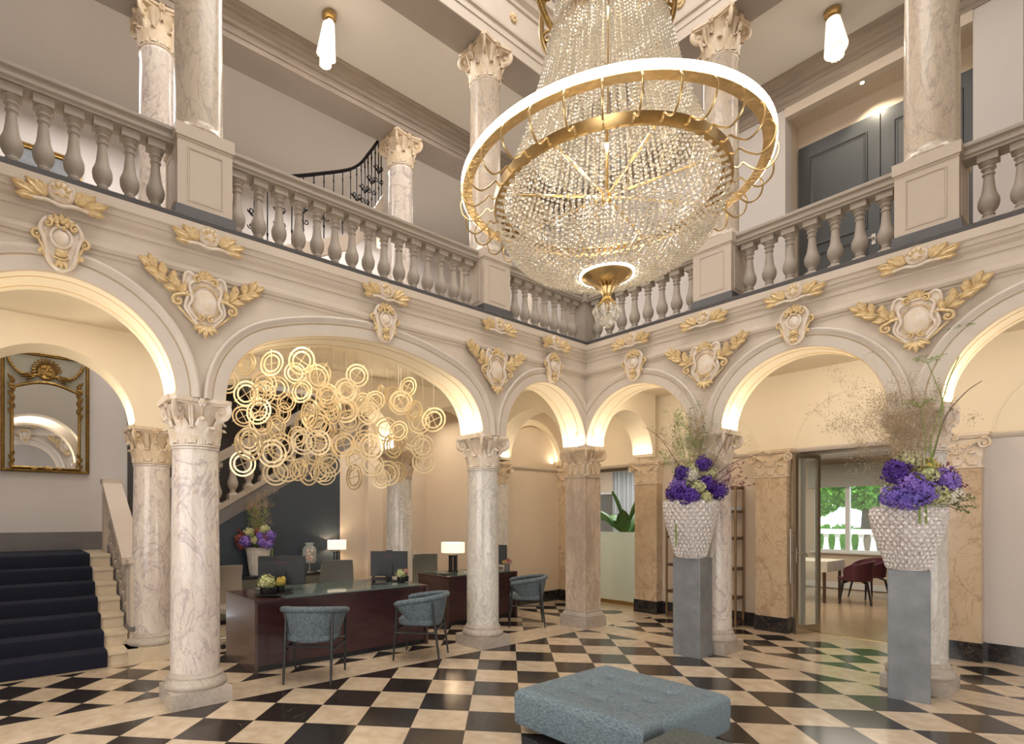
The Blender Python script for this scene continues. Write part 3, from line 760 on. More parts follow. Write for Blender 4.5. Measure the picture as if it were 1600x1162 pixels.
dup(c, (-1.8, .9, 3.86), label='gallery column of the second row hidden behind the chandelier')

bal = MB()
bal.box(-.062, .062, -.062, .062, 0, .055); bal.box(-.062, .062, -.062, .062, .055, .085, .022)
bal.lathe([(.040, .085), (.036, .1), (.041, .11), (.036, .12), (.036, .13), (.052, .15), (.063, .175), (.068, .205), (.066, .235), (.056, .262), (.046, .29), (.040, .33), (.034, .39), (.031, .43), (.040, .438), (.040, .450), (.032, .458), (.034, .475), (.046, .485), (.046, .497), (.036, .503), (.045, .52), (.056, .53), (.056, .54)], 20)
bal.box(-.062, .062, -.062, .062, .54, .60)
BAL = bal.build('baluster', STONEG, smooth=40); first_bal = [True]
def balustrade(label, F, u0, u1, us, w=0.02, z=3.875):
    c = thing('stone_balustrade', label, 'balustrade', tuple(F @ Vector(((u0+u1)/2, z, w))))
    off = -Vector(c.location)
    r = MB(); r.M = Matrix.Translation(off) @ F
    pr = [(-.085, .60), (.085, .60), (.085, .615), (.1, .63), (.1, .65), (.092, .655), (.092, .675), (.112, .69), (.112, .715), (.09, .73), (-.09, .73), (-.112, .715), (-.112, .69), (-.1, .63)]
    r.sweep([(Vector((u, z, w)), Vector((0, 0, 1)), Vector((0, 1, 0))) for u in (u0, u1)], pr, closed_prof=True); r.build('handrail', STONEG, c, 20)
    for u in us:
        if first_bal[0]: o = BAL; first_bal[0] = False
        else: o = BAL.copy(); C.objects.link(o)
        o.parent = c; o.location = (F @ Vector((u, z, w)))+off
    return c
def lin(a, b, n): return [a+(b-a)*i/(n-1) for i in range(n)]
balustrade('stone balustrade at the top left, from the picture edge to the first pedestal', FA, -6.95, -5.32, lin(-6.88, -5.44, 9)[0:9])
balustrade('long stone balustrade of fifteen balusters between the two left gallery pedestals', FA, -4.90, -2.08, lin(-4.80, -2.19, 15))
balustrade('short stone balustrade left of the chandelier finial, ending in the corner', FA, -1.66, -.16, lin(-1.58, -.26, 8))
balustrade('short stone balustrade right of the chandelier finial, starting in the corner', FB, .16, 1.69, lin(.26, 1.58, 8))
balustrade('stone balustrade on the right gallery in front of the dark double doors', FB, 2.11, 3.50, lin(2.22, 3.40, 7))
balustrade('stone balustrade at the far right edge, right of the last gallery column', FB, 3.92, 5.3, lin(4.07, 5.2, 7))

# ------------------------------------------------------------------ plaster ornaments (local x along the wall, z up, -y out of the wall)
def LV(b, x0, z0, ang, L, W, y=-.012, lobes=2, curl=.35):
    b.leaf((x0, y, z0), (cos(ang), -.12, sin(ang)), (0, -1, 0), L, W, curl, lobes, .006)
def scroll(b, cx, cz, r, a0, sgn, turns=1.4, th=.016, y=-.03, lead=None, n=24):
    p = [(cx+x, y-.012*(1-i/n), cz+z) for i, (x, z) in enumerate(spiral(r, r*.1, turns, n, a0, sgn))]
    if lead: p = [(q[0], y, q[1]) for q in lead]+p
    m = len(p); b.tube(p, [th*(1-.45*i/m) for i in range(m)], 7); b.sph((cx, y-.014, cz), r*.34, 8, 5)
def smooth_path(pts, n=6):
    P = [Vector(p) for p in pts]; out = []
    for i in range(len(P)-1):
        p0 = P[max(i-1, 0)]; p1 = P[i]; p2 = P[i+1]; p3 = P[min(i+2, len(P)-1)]
        for k in range(n):
            t = k/n; out.append(.5*((2*p1)+(p2-p0)*t+(2*p0-5*p1+4*p2-p3)*t*t+(-p0+3*p1-3*p2+p3)*t**3))
    out.append(P[-1]); return [tuple(p) for p in out]
def dome(b, cx, cz, rx, rz, h, y=0, n=28, flat=.55):
    b.grid(lambda u, v: (cx+rx*cos(-2*pi*u)*(1-v), y-h*(1-(1-v)**3), cz+rz*sin(-2*pi*u)*(1-v)), n, 6, True)

def make_fan():
    t = thing('fan_crest', 'x', 'ornament'); t.scale = (1.08, 1, 1.12)
    b = MB(); b.M = Matrix.Rotation(pi/2, 4, 'X')
    b.lathe([(.072, -.07), (.074, .03), (.066, .042), (.060, .036), (.02, .05), (.001, .052)], 28, cap=False); b.M = Matrix.Identity(4)
    b.tube(smooth_path([(-.2, -.02, -.085), (-.08, -.03, -.07), (0, -.035, -.085), (.08, -.03, -.07), (.2, -.02, -.085)]), .012, 6)
    b.build('medallion', CAPLIGHT, t, 50)
    g = MB()
    for a in (25, 57, 90, 123, 155):
        a = radians(a); LV(g, cos(a)*.018, sin(a)*.018-.01, a, .042, .017, -.048, 0)
    g.tube(smooth_path([(-.04, -.05, -.03), (-.02, -.056, -.022), (0, -.056, -.035), (.02, -.056, -.022), (.04, -.05, -.03)]), .006, 6); g.build('petal', GOLD, t, 50)
    for s in (-1, 1):
        g = MB()
        for k, (x, z, a, L, W) in enumerate(((.075, -.04, 62, .085, .045), (.08, -.045, 35, .13, .055), (.11, -.05, 12, .15, .05), (.12, -.065, -8, .12, .04), (.16, -.04, 20, .10, .035))):
            aa = radians(a) if s > 0 else pi-radians(a); LV(g, s*x, z, aa, L, W*1.5, -.02, 3)
        g.build('leaf_spray', GOLD, t, 50)
    return t
def make_spandrel():
    t = thing('cartouche', 'x', 'ornament')
    b = MB(); out = [(-.06, .17), (-.11, .21), (-.15, .19), (-.16, .10), (-.13, .03), (-.15, -.06), (-.10, -.14), (-.05, -.19), (0, -.20), (.05, -.19), (.10, -.14), (.15, -.06), (.13, .03), (.16, .10), (.15, .19), (.11, .21), (.06, .17)]
    b.M = Matrix.Rotation(pi/2, 4, 'X'); pl = [(p[0], p[1]) for p in smooth_path([(x, z, 0) for x, z in out], 3)]
    b.prism(list(pl), -.01, .022); b.M = Matrix.Identity(4)
    b.tube([(x, -.024, z) for x, z in pl]+[(pl[0][0], -.024, pl[0][1])], .014, 7)
    dome(b, 0, 0, .098, .118, .018, -.022)
    for s in (-1, 1): b.tube(smooth_path([(s*.06, -.035, .16), (s*.12, -.04, .11), (s*.10, -.04, .0), (s*.125, -.035, -.07), (s*.06, -.03, -.15)]), .012, 6)
    b.build('shield', CAPLIGHT, t, 50)
    g = MB(); g.tube([(.105*cos(a), -.034, .125*sin(a)) for a in [2*pi*i/36 for i in range(37)]], .0055, 6); g.build('oval_rim', GOLD, t, 60)
    for s in (-1, 1):
        g = MB(); scroll(g, s*.205, -.03, .042, pi*.5, -s, 1.5, .014, lead=[(s*.10, .03), (s*.16, .035)])
        g.tube(smooth_path([(s*.2, -.02, -.07), (s*.16, -.025, -.11), (s*.12, -.025, -.15), (s*.07, -.02, -.19)]), .009, 6); g.build('volute', GOLD, t, 60)
    g = MB()
    for a in range(20, 161, 20): a = radians(a); LV(g, cos(a)*.01, .175+sin(a)*.01, a, .07, .026, -.03, 0)
    for s in (-1, 1): scroll(g, s*.062, .165, .03, pi*.5, -s, 1.3, .011, -.035)
    g.build('shell_crest', GOLD, t, 60)
    for s in (-1, 1):
        g = MB(); ang = radians(38)
        g.tube(smooth_path([(s*.17, -.02, .04), (s*.26, -.03, .11), (s*.34, -.03, .16), (s*.40, -.02, .20)]), .006, 5)
        for (x, z, a, L, W) in ((.17, .03, 100, .09, .045), (.19, .05, 60, .11, .055), (.2, .05, 5, .10, .05), (.24, .09, 95, .10, .05), (.27, .10, 15, .11, .055), (.30, .13, 80, .10, .05), (.33, .15, 5, .10, .05), (.35, .17, 60, .11, .055), (.37, .18, 28, .11, .05)):
            aa = radians(a) if s > 0 else pi-radians(a); LV(g, s*x, z, aa, L*1.1, W*1.5, -.02, 2, .5)
        g.build('laurel_branch', GOLD, t, 60)
    g = MB()
    for s in (-1, 1): scroll(g, s*.038, -.135, .026, pi*.5, s, 1.3, .010, -.038)
    for a, L in ((-90, .11), (-60, .095), (-120, .095), (-30, .10), (-150, .10)): a = radians(a); LV(g, cos(a)*.01, -.18, a, L, .055, -.025, 2)
    g.build('bottom_leaf', GOLD, t, 60)
    return t
def make_key():
    t = thing('keystone_cartouche', 'x', 'ornament')
    b = MB(); out = [(0, .17), (-.06, .165), (-.10, .13), (-.12, .07), (-.10, .02), (-.085, -.06), (-.07, -.13), (-.03, -.17), (0, -.18), (.03, -.17), (.07, -.13), (.085, -.06), (.10, .02), (.12, .07), (.10, .13), (.06, .165)]
    b.M = Matrix.Rotation(pi/2, 4, 'X'); pl = [(p[0], p[1]) for p in smooth_path([(x, z, 0) for x, z in out]+[(0, .17, 0)], 3)[:-1]]
    b.prism(list(pl), -.03, .05); b.M = Matrix.Identity(4)
    b.tube([(x, -.052, z) for x, z in pl]+[(pl[0][0], -.052, pl[0][1])], .014, 7)
    dome(b, 0, .035, .055, .065, .03, -.05)
    b.tube([(.06*cos(a), -.062, .035+.07*sin(a)) for a in [2*pi*i/30 for i in range(31)]], .011, 7)
    b.build('shield', CAPLIGHT, t, 50)
    for s in (-1, 1):
        g = MB(); scroll(g, s*.135, .03, .032, pi*.5, -s, 1.3, .012, -.035, lead=[(s*.07, .06)])
        g.tube(smooth_path([(s*.13, -.04, .01), (s*.105, -.05, -.05), (s*.09, -.05, -.10), (s*.05, -.045, -.16)]), .009, 6)
        g.sph((s*.115, -.05, -.075), .017, 8, 5); g.build('volute', GOLD, t, 60)
    g = MB()
    for a in (30, 60, 90, 120, 150): a = radians(a); LV(g, cos(a)*.02, .12+sin(a)*.01, a, .075, .04, -.055, 2)
    for s in (-1, 1): scroll(g, s*.075, .115, .026, pi*.5, s, 1.3, .011, -.06)
    for k in range(5): g.sph((cos(k*1.3)*.03, -.07, .12+sin(k*1.3)*.02), .016, 8, 5)
    g.build('leaf_crest', GOLD, t, 60)
    g = MB(); g.sph((0, -.062, -.075), (.04, .03, .028), 12, 7); g.sph((-.022, -.08, -.062), .012, 8, 5); g.sph((.022, -.08, -.062), .012, 8, 5)
    for a, L in ((-90, .07), (-60, .07), (-120, .07)): a = radians(a); LV(g, 0, -.11, a, L, .04, -.06, 2)
    g.tube(smooth_path([(-.045, -.06, -.10), (0, -.07, -.115), (.045, -.06, -.10)]), .009, 6); g.build('mask', GOLD, t, 60)
    return t
fan0, sp0, key0 = make_fan(), make_spandrel(), make_key()
used = {'f': 0, 's': 0, 'k': 0}
def orn(k, root, wall, u, z, label, w=.21):
    if k == 'f': w = .252
    rz = {'A': pi/2, 'B': 0, 'C': -pi/2, 'D': pi}[wall]
    p = {'A': (w, u, z), 'B': (u, -w, z), 'C': (5.45-w, -u, z), 'D': (-u, -7+w, z)}[wall]
    if not used[k]: used[k] = 1; root.location = p; root.rotation_euler = (0, 0, rz); root['label'] = label; return root
    return dup(root, p, rz, label)
# left arcade
orn('f', fan0, 'A', -6.07, 3.735, 'gilded fan crest above the mirror arch at the far left'); orn('k', key0, 'A', -6.07, 3.39, 'keystone cartouche on the arch in front of the gilt wall mirror')
orn('s', sp0, 'A', -5.12, 3.22, 'large gilded cartouche above the left front column'); orn('f', fan0, 'A', -5.10, 3.735, 'gilded fan crest over the cartouche of the left front column')
orn('k', key0, 'A', -3.44, 3.42, 'keystone cartouche on the wide arch over the reception desk'); orn('f', fan0, 'A', -3.44, 3.735, 'gilded fan crest at the top of the wide reception arch')
orn('s', sp0, 'A', -1.905, 3.22, 'gilded cartouche above the round column between the two desks'); orn('f', fan0, 'A', -1.90, 3.735, 'gilded fan crest below the pedestal left of the chandelier')
orn('k', key0, 'A', -.93, 3.40, 'keystone cartouche on the narrow arch just left of the corner'); orn('f', fan0, 'A', -.90, 3.735, 'gilded fan crest on the last arch left of the corner')
# right arcade
orn('k', key0, 'B', .96, 3.40, 'keystone cartouche on the narrow arch just right of the corner'); orn('f', fan0, 'B', .93, 3.735, 'gilded fan crest on the first arch right of the corner')
orn('s', sp0, 'B', 1.84, 3.22, 'gilded cartouche above the column behind the left flower pedestal'); orn('f', fan0, 'B', 1.84, 3.735, 'gilded fan crest below the pedestal right of the chandelier')
orn('k', key0, 'B', 2.735, 3.40, 'keystone cartouche on the arch in front of the glass door'); orn('f', fan0, 'B', 2.735, 3.735, 'gilded fan crest on the arch in front of the glass door')
orn('s', sp0, 'B', 3.655, 3.20, 'large gilded cartouche above the column of the right flower pedestal'); orn('f', fan0, 'B', 3.665, 3.735, 'gilded fan crest below the gallery pedestal at the right')
# opposite wall, seen in the mirror only
orn('k', key0, 'C', 6.07, 3.40, 'keystone cartouche reflected in the gilt mirror'); orn('f', fan0, 'C', 6.07, 3.735, 'fan crest reflected in the gilt mirror')
orn('s', sp0, 'C', 5.12, 3.2, 'cartouche with laurel reflected in the gilt mirror')

# rosettes on the frieze above the upper columns
ro = thing('frieze_rosette', 'gilded rosette on the frieze above the gallery column left of the chandelier', 'ornament', (.21, -1.62, ZE+.40), pi/2)
b = MB(); 
for k in range(8): a = k*pi/4; b.sph((cos(a)*.035, -.02, sin(a)*.035), (.024, .018, .024), 8, 5)
b.sph((0, -.03, 0), .022, 8, 5); b.build('blossom', GOLD, ro, 60)
dup(ro, (1.55, -.21, ZE+.40), 0, 'gilded rosette on the frieze above the gallery column right of the chandelier')

# ------------------------------------------------------------------ staircase behind the left arch
st = thing('grand_staircase', 'stone staircase behind the left arch with a navy runner', 'staircase', (-1.6, -6.3, 0))
b = MB(); n = 7; TR = .265
for k in range(n):
    z1 = .15*(k+1); x1 = -TR*k
    x2 = -TR*(k+1) if k < n-1 else -2.75
    b.box(x2, x1, -1.0, .94 if k else 1.0, 0, z1-.035); b.box(x2, x1+.025, -1.0, .94 if k else 1.0, z1-.035, z1)
b.box(-.50, 0.05, .9, 1.46, 0, .15)
b.build('stone_steps', STEPS, st, 0)
b = MB(); y0, y1 = -.93, .72; path = []
for k in range(n):
    z0 = .15*k; z1 = .15*(k+1); x1 = -TR*k+.03
    path += [(x1, z0+.004), (x1, z1-.01), (x1-.008, z1+.006), (x1-.02, z1+.012)]
    if k < n-1: path += [(-TR*(k+1)+.036, z1+.012)]
path += [(-2.74, 1.062)]
vs = []; 
for x, z in path: vs += [(x+.006, y0, z), (x+.006, y1, z)]
vs2 = [(x-.012, y, z-.012) for x, y, z in vs]; m = len(vs)
fs = [(2*i, 2*i+1, 2*i+3, 2*i+2) for i in range(len(path)-1)]+[(2*i+1, 2*i+1+m, 2*i+3+m, 2*i+3) for i in range(len(path)-1)]+[(2*i, 2*i+2, 2*i+2+m, 2*i+m) for i in range(len(path)-1)]
b.add(vs+vs2, fs); b.build('carpet_runner', NAVY, st, 50)
# parapet: panelled newel and sloping balustrade with a broad rail
pa = MB(); pa.box(-.42, -.12, .94, 1.10, .30, .35, 0); pa.build('newel_plinth', SKIRTG, st, 0)
pa = MB(); pa.box(-.40, -.14, .95, 1.08, .15, 1.02); pa.box(-.42, -.12, .93, 1.10, 1.02, 1.06)
fr_ = [(Vector((x_, .95, z_)), Vector((sx, 0, sz)), Vector((0, -1, 0))) for x_, z_, sx, sz in ((-.35, .42, 1, 1), (-.19, .42, -1, 1), (-.19, .94, -1, -1), (-.35, .94, 1, -1))]
pa.sweep(fr_, [(-.01, 0), (-.006, .006), (0, 0)], closed_path=True)
pa.build('newel', PEDST, st, 0)
pa = MB()
def slab(x0, x1, za0, zb0, ya, yb, sl=.555):
    dz = (x0-x1)*sl
    pa.add([(x0, ya, za0), (x1, ya, za0+dz), (x1, yb, za0+dz), (x0, yb, za0), (x0, ya, zb0), (x1, ya, zb0+dz), (x1, yb, zb0+dz), (x0, yb, zb0)], [(0, 1, 2, 3), (4, 7, 6, 5), (0, 4, 5, 1), (1, 5, 6, 2), (2, 6, 7, 3), (3, 7, 4, 0)])
slab(-.40, -2.0, .14, .40, .97, 1.06); slab(-.36, -2.0, 1.0, 1.07, .90, 1.12); slab(-.38, -2.0, .95, 1.0, .95, 1.08)
pa.build('stair_rail', PEDST, st, 0)
pa = MB(); slab(-.40, -2.0, .14, .26, .955, .97); pa.build('stair_skirting', SKIRTG, st, 0)
for k in range(8):
    o = BAL.copy(); C.objects.link(o); o.parent = st; o.location = (-.55-.19*k, 1.02, .40+(.15+.19*k)*.555-.02); o.scale = (1, 1, 1)
b = MB(); b.box(-2.2, -2.0, .92, 1.12, 1.0, 2.0); b.box(-2.24, -1.97, .9, 1.14, 1.96, 2.02); b.build('newel', PEDST, st, 0)
# grey skirting of the landing
solid('baseboard_landing', [(-4.35, -4.33, -7.3, -5.2, 1.06, 1.31)], SKIRTG)
# second flight, rising to the right above the blue wall
fl2 = thing('upper_stair_flight', 'upper stair flight with stone balusters rising above the dark blue wall', 'staircase', (-3.9, -4.6, 0))
b = MB()
for k in range(16):
    y = .25+k*.27; z = 1.05+.165*(k+1)
    b.box(-.43, .38, y, y+.29, z-.22, z)
b.box(-.43, .40, -.7, .25, .9, 1.05); b.build('stone_steps', STEPS, fl2, 0)
b = MB(); y0 = -.5; sl = .612
def slabY(b, ya, yb, zlo, zhi, xa, xb):
    dz = (yb-ya)*sl
    b.add([(xa, ya, zlo), (xb, ya, zlo), (xb, yb, zlo+dz), (xa, yb, zlo+dz), (xa, ya, zhi), (xb, ya, zhi), (xb, yb, zhi+dz), (xa, yb, zhi+dz)], [(0, 3, 2, 1), (4, 5, 6, 7), (0, 1, 5, 4), (1, 2, 6, 5), (2, 3, 7, 6), (3, 0, 4, 7)])
slabY(b, -.1, 4.2, .94, 1.16, .36, .44); b.build('stringer', SKIRTG, fl2, 0)
b = MB(); slabY(b, -.1, 4.2, 1.16, 1.24, .33, .47); slabY(b, -.1, 4.2, 1.86, 2.0, .30, .50); b.build('stair_rail', STONEG, fl2, 0)
for k in range(14):
    o = BAL.copy(); C.objects.link(o); o.parent = fl2; y = .15+k*.235; o.location = (.40, y, 1.22+(y+.1)*sl-.02)
    o.scale = (1.15, 1.15, 1.12)
solid('wall_blue_panel', [(-3.56, -3.48, -4.75, -1.98, 0, .90)], BLUEW)
solid('wall_stair_shade', [(-4.35, -4.33, -5.0, 1.5, 1.05, 3.42), (-4.35, -3.5, -4.6, 1.5, 3.42, 3.5)], DARKW)  # added dark sheets over the stairwell wall, its unlit gloom put into the colour
b = MB(); b.add([(-3.56, -4.75, .9), (-3.48, -4.75, .9), (-3.48, -1.98, .9), (-3.56, -1.98, .9), (-3.56, -4.75, .95), (-3.48, -4.75, .95), (-3.48, -1.98, .94+2.55*.612+.08), (-3.56, -1.98, .94+2.55*.612+.08)], [(0, 3, 2, 1), (4, 5, 6, 7), (0, 1, 5, 4), (1, 2, 6, 5), (2, 3, 7, 6), (3, 0, 4, 7)])
struct(b.build('wall_blue_upper', BLUEW, smooth=0))
solid('wall_alcove_pier', [(-3.62, -3.48, -1.98, -.2, 0, 3.42), (-3.48, -3.36, -1.5, -1.2, 0, 3.42)], PLASTER)
b = MB(); b.M = at(FA, -3.48, 0)
struct(solid('trim_23', [(-3.5, -1.98, -.23, -.215, 0, .12)], WALLB))

# iron railing of the stairs on the upper floor
ir = thing('iron_stair_railing', 'black wrought iron stair railing on the upper floor behind the long balustrade', 'railing', (-2.25, -3.0, 4.2))
rail = smooth_path([(-2.25, -5.0, 5.55), (-2.25, -4.3, 5.72), (-2.25, -3.6, 6.02), (-2.25, -2.95, 6.32), (-2.25, -2.4, 6.62), (-2.3, -2.1, 7.0), (-2.35, -1.85, 7.4)], 8)
off = Vector((-2.25, -3.0, 4.2))
b = MB(); b.tube([tuple(Vector(p)-off) for p in rail], .024, 8, flat=1.6); b.build('handrail', IRON, ir, 50)
L = len(rail)
for i in range(1, L-1, 2):
    x, y, z = rail[i]; b = MB(); zb = z-.92; x -= off.x; y -= off.y; z -= off.z; zb -= off.z
    b.tube([(x, y, zb), (x, y, z)], .009, 6)
    b.sph((x, y, z-.12), (.014, .014, .03), 8, 5); b.sph((x, y, zb+.18), (.016, .016, .035), 8, 5)
    b.build('iron_baluster', IRON, ir, 50)
    if i % 4 == 1:
        b = MB()
        for s in (-1, 1):
            for zz in (z-.42, z-.62):
                p = [(x, y+s*(.045+q[0]), zz+q[1]) for q in spiral(.045, .008, 1.2, 16, pi if s > 0 else 0, s)]; b.tube(p, .008, 5)
            b.leaf((x, y, z-.5), (0, s, .9), (1, 0, 0), .11, .04, .2, 2)
        b.tube([(x, y, z-.72), (x, y, z-.34)], .007, 6); b.sph((x, y, z-.5), .022, 8, 5); b.build('scroll_ornament', IRON, ir, 50)
b = MB(); ptsb = [tuple(Vector(p)-off-Vector((0, 0, .98))) for p in rail]
b.sweep([(Vector(p), Vector((0, 0, 1)), Vector((1, 0, 0))) for p in ptsb], [(-.18, -.04), (-.18, .04), (.05, .05), (.05, -.05)], closed_prof=True); b.build('stringer', PEDST, ir, 30)

# ------------------------------------------------------------------ the gilt mirror on the stair wall
mi = thing('wall_mirror', 'tall antique gilt mirror with a medallion on the stair landing wall', 'mirror', (-4.335, -5.97, 2.12), pi/2)
mi.rotation_euler = (radians(1.0), 0, pi/2)
Wm, Hm = .49, 1.60
b = MB(); b.box(-Wm+.03, Wm-.03, -.03, -.005, .03, Hm-.03); b.build('backing_panel', mat('mirror_panel_grey_green', (.36, .34, .27), .5, noise=.1), mi, 0)
b = MB()
fr_ = [(Vector((x_, 0, z_)), Vector((sx, 0, sz)), Vector((0, -1, 0))) for x_, z_, sx, sz in ((-Wm, 0, 1, 1), (Wm, 0, -1, 1), (Wm, Hm, -1, -1), (-Wm, Hm, 1, -1))]
b.sweep(fr_, [(0, 0), (0, .05), (.012, .06), (.02, .045), (.03, .05), (.045, .035), (.05, 0)], closed_path=True); b.build('outer_frame', MGOLD, mi, 40)
gz = Hm-.40
b = MB(); top = [(-.36+.72*i/16, gz-.10+.10*sin(pi*i/16)) for i in range(17)]
b.M = Matrix.Rotation(pi/2, 4, 'X'); b.prism([(-.36, .07)]+[(.36, .07)]+list(reversed(top)), .034, .036); b.M = Matrix.Identity(4); b.build('mirror_glass', MIRR, mi, 0)
b = MB(); ed = [(-.37, -.045, .06), (-.37, -.045, gz-.12)]+[(x, -.045, z+.01) for x, z in top]+[(.37, -.045, gz-.12), (.37, -.045, .06), (-.37, -.045, .06)]
b.tube(ed, .020, 8)
for s in (-1, 1):
    for k in range(9): LV(b, s*.375, .1+k*.055+(gz-.55), radians(90+s*25*(1 if k % 2 else -1)), .09, .035, -.06, 2)
    for k in range(4): LV(b, s*.375, .05+k*.05, radians(90+s*25*(1 if k % 2 else -1)), .08, .035, -.06, 2)
    scroll(b, s*.37, gz-.08, .035, 0, s, 1.3, .014, -.06); LV(b, s*.37, gz-.06, pi/2, .11, .05, -.06, 2)
for x in (-.1, 0, .1): LV(b, x, .05, radians(0 if x >= 0 else 180), .08, .04, -.06, 2)
b.sph((0, -.06, .055), (.05, .02, .03), 10, 6); b.build('inner_frame', MGOLD, mi, 50)
b = MB(); cz = gz+.16; b.M = Matrix.Translation((0, -.03, cz)) @ Matrix.Rotation(pi/2, 4, 'X')
b.lathe([(.115, 0), (.118, .02), (.105, .035), (.095, .022), (.09, .018), (.0, .03)], 28, cap=False); b.M = Matrix.Identity(4)
rnd = random.Random(5)
for k in range(14): b.sph((rnd.uniform(-.05, .05), -.055, cz+rnd.uniform(-.06, .06)), (.018, .014, .026), 7, 5)
for k in range(12): LV(b, cos(k*pi/11)*.115, cz+sin(k*pi/11)*.115, k*pi/11+.6, .07, .04, -.05, 2)
b.build('medallion', MGOLD, mi, 50)
for s in (-1, 1):
    b = MB(); g = smooth_path([(s*.10, -.05, cz-.06), (s*.20, -.055, cz-.07), (s*.30, -.055, cz-.05), (s*.38, -.05, cz+.05), (s*.41, -.045, cz+.12)])
    b.tube(g, .017, 7)
    for i in range(0, len(g), 2): b.sph(g[i], .023, 7, 5)
    for a, L in ((-20, .2), (-40, .16), (-8, .16)): aa = radians(a) if s > 0 else pi-radians(a); LV(b, s*.10, cz-.05, aa, L, .04, -.045, 3)
    b.build('garland', MGOLD, mi, 50)

# gilt picture frame glimpsed on the upper stair wall
pf = thing('picture_frame', 'narrow gilt framed picture seen between the balusters at top left', 'picture', (-3.2, -5.97, 5.1), pi/2)
b = MB(); fr_ = [(Vector((x_, 0, z_)), Vector((sx, 0, sz)), Vector((0, -1, 0))) for x_, z_, sx, sz in ((-.4, 0, 1, 1), (.4, 0, -1, 1), (.4, 1.2, -1, -1), (-.4, 1.2, 1, -1))]
b.sweep(fr_, [(0, 0), (0, .05), (.02, .06), (.04, .04), (.06, .045), (.07, 0)], closed_path=True); b.build('frame', MGOLD, pf, 40)
b = MB(); b.box(-.34, .34, -.02, 0, .06, 1.14); b.build('canvas', mat('dark_canvas', (.08, .09, .10), .4, noise=.5, nscale=6, col2=(.02, .02, .025)), pf, 0)
pf.location = (-4.34, -5.97, 5.3)

# ------------------------------------------------------------------ the crystal chandelier
CX, CY = 2.783, -3.405
ch = thing('crystal_chandelier', 'huge gold and crystal chandelier with a glowing outer ring', 'chandelier', (CX, CY, 3.5))
def ring_mb(R0, R1, z0, z1, n=96):
    b = MB(); b.sweep([(Vector((0, 0, 0)), Vector((cos(a), sin(a), 0)), Vector((0, 0, 1))) for a in [2*pi*i/n for i in range(n)]], [(R0, z0), (R1, z0), (R1, z1), (R0, z1)], closed_prof=True, closed_path=True); return b
ring_mb(.902, .912, .076, .112).build('led_diffuser', LED, ch, 30)
HAMM = mat('hammered_gold', (.80, .60, .33), .3, metal=.9, noise=.2, nscale=25, bump=.6, bscale=28)
ring_mb(.842, .902, .066, .073).build('outer_ring', HAMM, ch, 30); ring_mb(.896, .902, .072, .112).build('outer_ring_wall', BRASS, ch, 30)
ring_mb(.685, .702, -.035, .03).build('inner_ring', BRASSD, ch, 30)
ring_mb(.64, .685, .0, .004).build('inner_ring_flange', BRASSD, ch, 30)
# flowing wires between the two rings
wr = MB(); pts = smooth_path([(.88, 0, .09), (.915, 0, .03), (.90, .0, -.045), (.84, .0, -.085), (.78, .0, -.05), (.745, 0, -.015), (.72, 0, -.035), (.695, 0, -.02)], 5); wr.tube(pts, .0055, 6); 
w0 = wr.build('curved_wire', BRASS, ch, 60); w0.rotation_euler = (0, 0, 0)
for i in range(1, 32):
    o = w0.copy(); C.objects.link(o); o.parent = ch; o.rotation_euler = (0, 0, 2*pi*i/32)
for i in range(8):
    a = 2*pi*i/8+.2; b = MB(); b.tube([(0, 0, 0.01), (.685*cos(a), .685*sin(a), -.01)], .008, 6); b.build('spoke', BRASS, ch, 60)
b = MB(); b.lathe([(.001, -.03), (.03, -.02), (.035, 0), (.02, .03), (.012, .05), (.012, 5.4)], 12); b.build('stem', BRASSD, ch, 50)
# beads
def bead_proto():
    vs = [(0, 0, -1)]; n = 6
    for z, r in ((-.5, .87), (.5, .87)):
        for i in range(n): a = 2*pi*(i+(.5 if z > 0 else 0))/n; vs.append((r*cos(a), r*sin(a), z))
    vs.append((0, 0, 1)); fs = [(0, 1+(i+1) % n, 1+i) for i in range(n)]+[(1+i, 1+(i+1) % n, 1+n+i) for i in range(n)]+[(1+(i+1) % n, 1+n+(i+1) % n, 1+n+i) for i in range(n)]+[(13, 1+n+i, 1+n+(i+1) % n) for i in range(n)]
    return vs, fs
BV, BF = bead_proto()
def beads(name, pts, parent, m, k=1.0):
    vs = []; fs = []
    for (x, y, z, r, tw) in pts:
        n = len(vs); c_, s_ = cos(tw), sin(tw)
        vs += [(x+(p[0]*c_-p[1]*s_)*r, y+(p[0]*s_+p[1]*c_)*r, z+p[2]*r*k) for p in BV]; fs += [tuple(i+n for i in f) for f in BF]
    me = bpy.data.meshes.new(name); me.from_pydata(vs, [], fs); me.materials.append(m); me.update()
    o = bpy.data.objects.new(name, me); C.objects.link(o); o.parent = parent; o['kind'] = 'stuff'; return o
rnd = random.Random(3)
def interp(pr, t):
    for i in range(len(pr)-1):
        if pr[i][0] <= t <= pr[i+1][0]:
            k = (t-pr[i][0])/(pr[i+1][0]-pr[i][0]); return pr[i][1]+(pr[i+1][1]-pr[i][1])*k
    return pr[-1][1]
up_prof = [(0, .675), (.08, .64), (.2, .585), (.35, .525), (.55, .46), (.8, .40), (1.1, .335), (1.4, .285), (1.8, .245), (2.1, .22)]
pts = []; NS = 84
for s in range(NS):
    z = 0.0; k = 0
    while z < 2.0:
        r = interp(up_prof, z); rb = .0100+.0045*min(1, (r-.25)/.5)
        if z > .9 and s % 2: rb *= .8
        a = 2*pi*s/NS
        pts.append((r*cos(a), r*sin(a), z+.0, rb, a+k)); z += rb*2.3/sqrt(1+((interp(up_prof, z)-interp(up_prof, z+.02))/.02)**2); k += 1
beads('bead_curtain', pts, ch, CRYST)
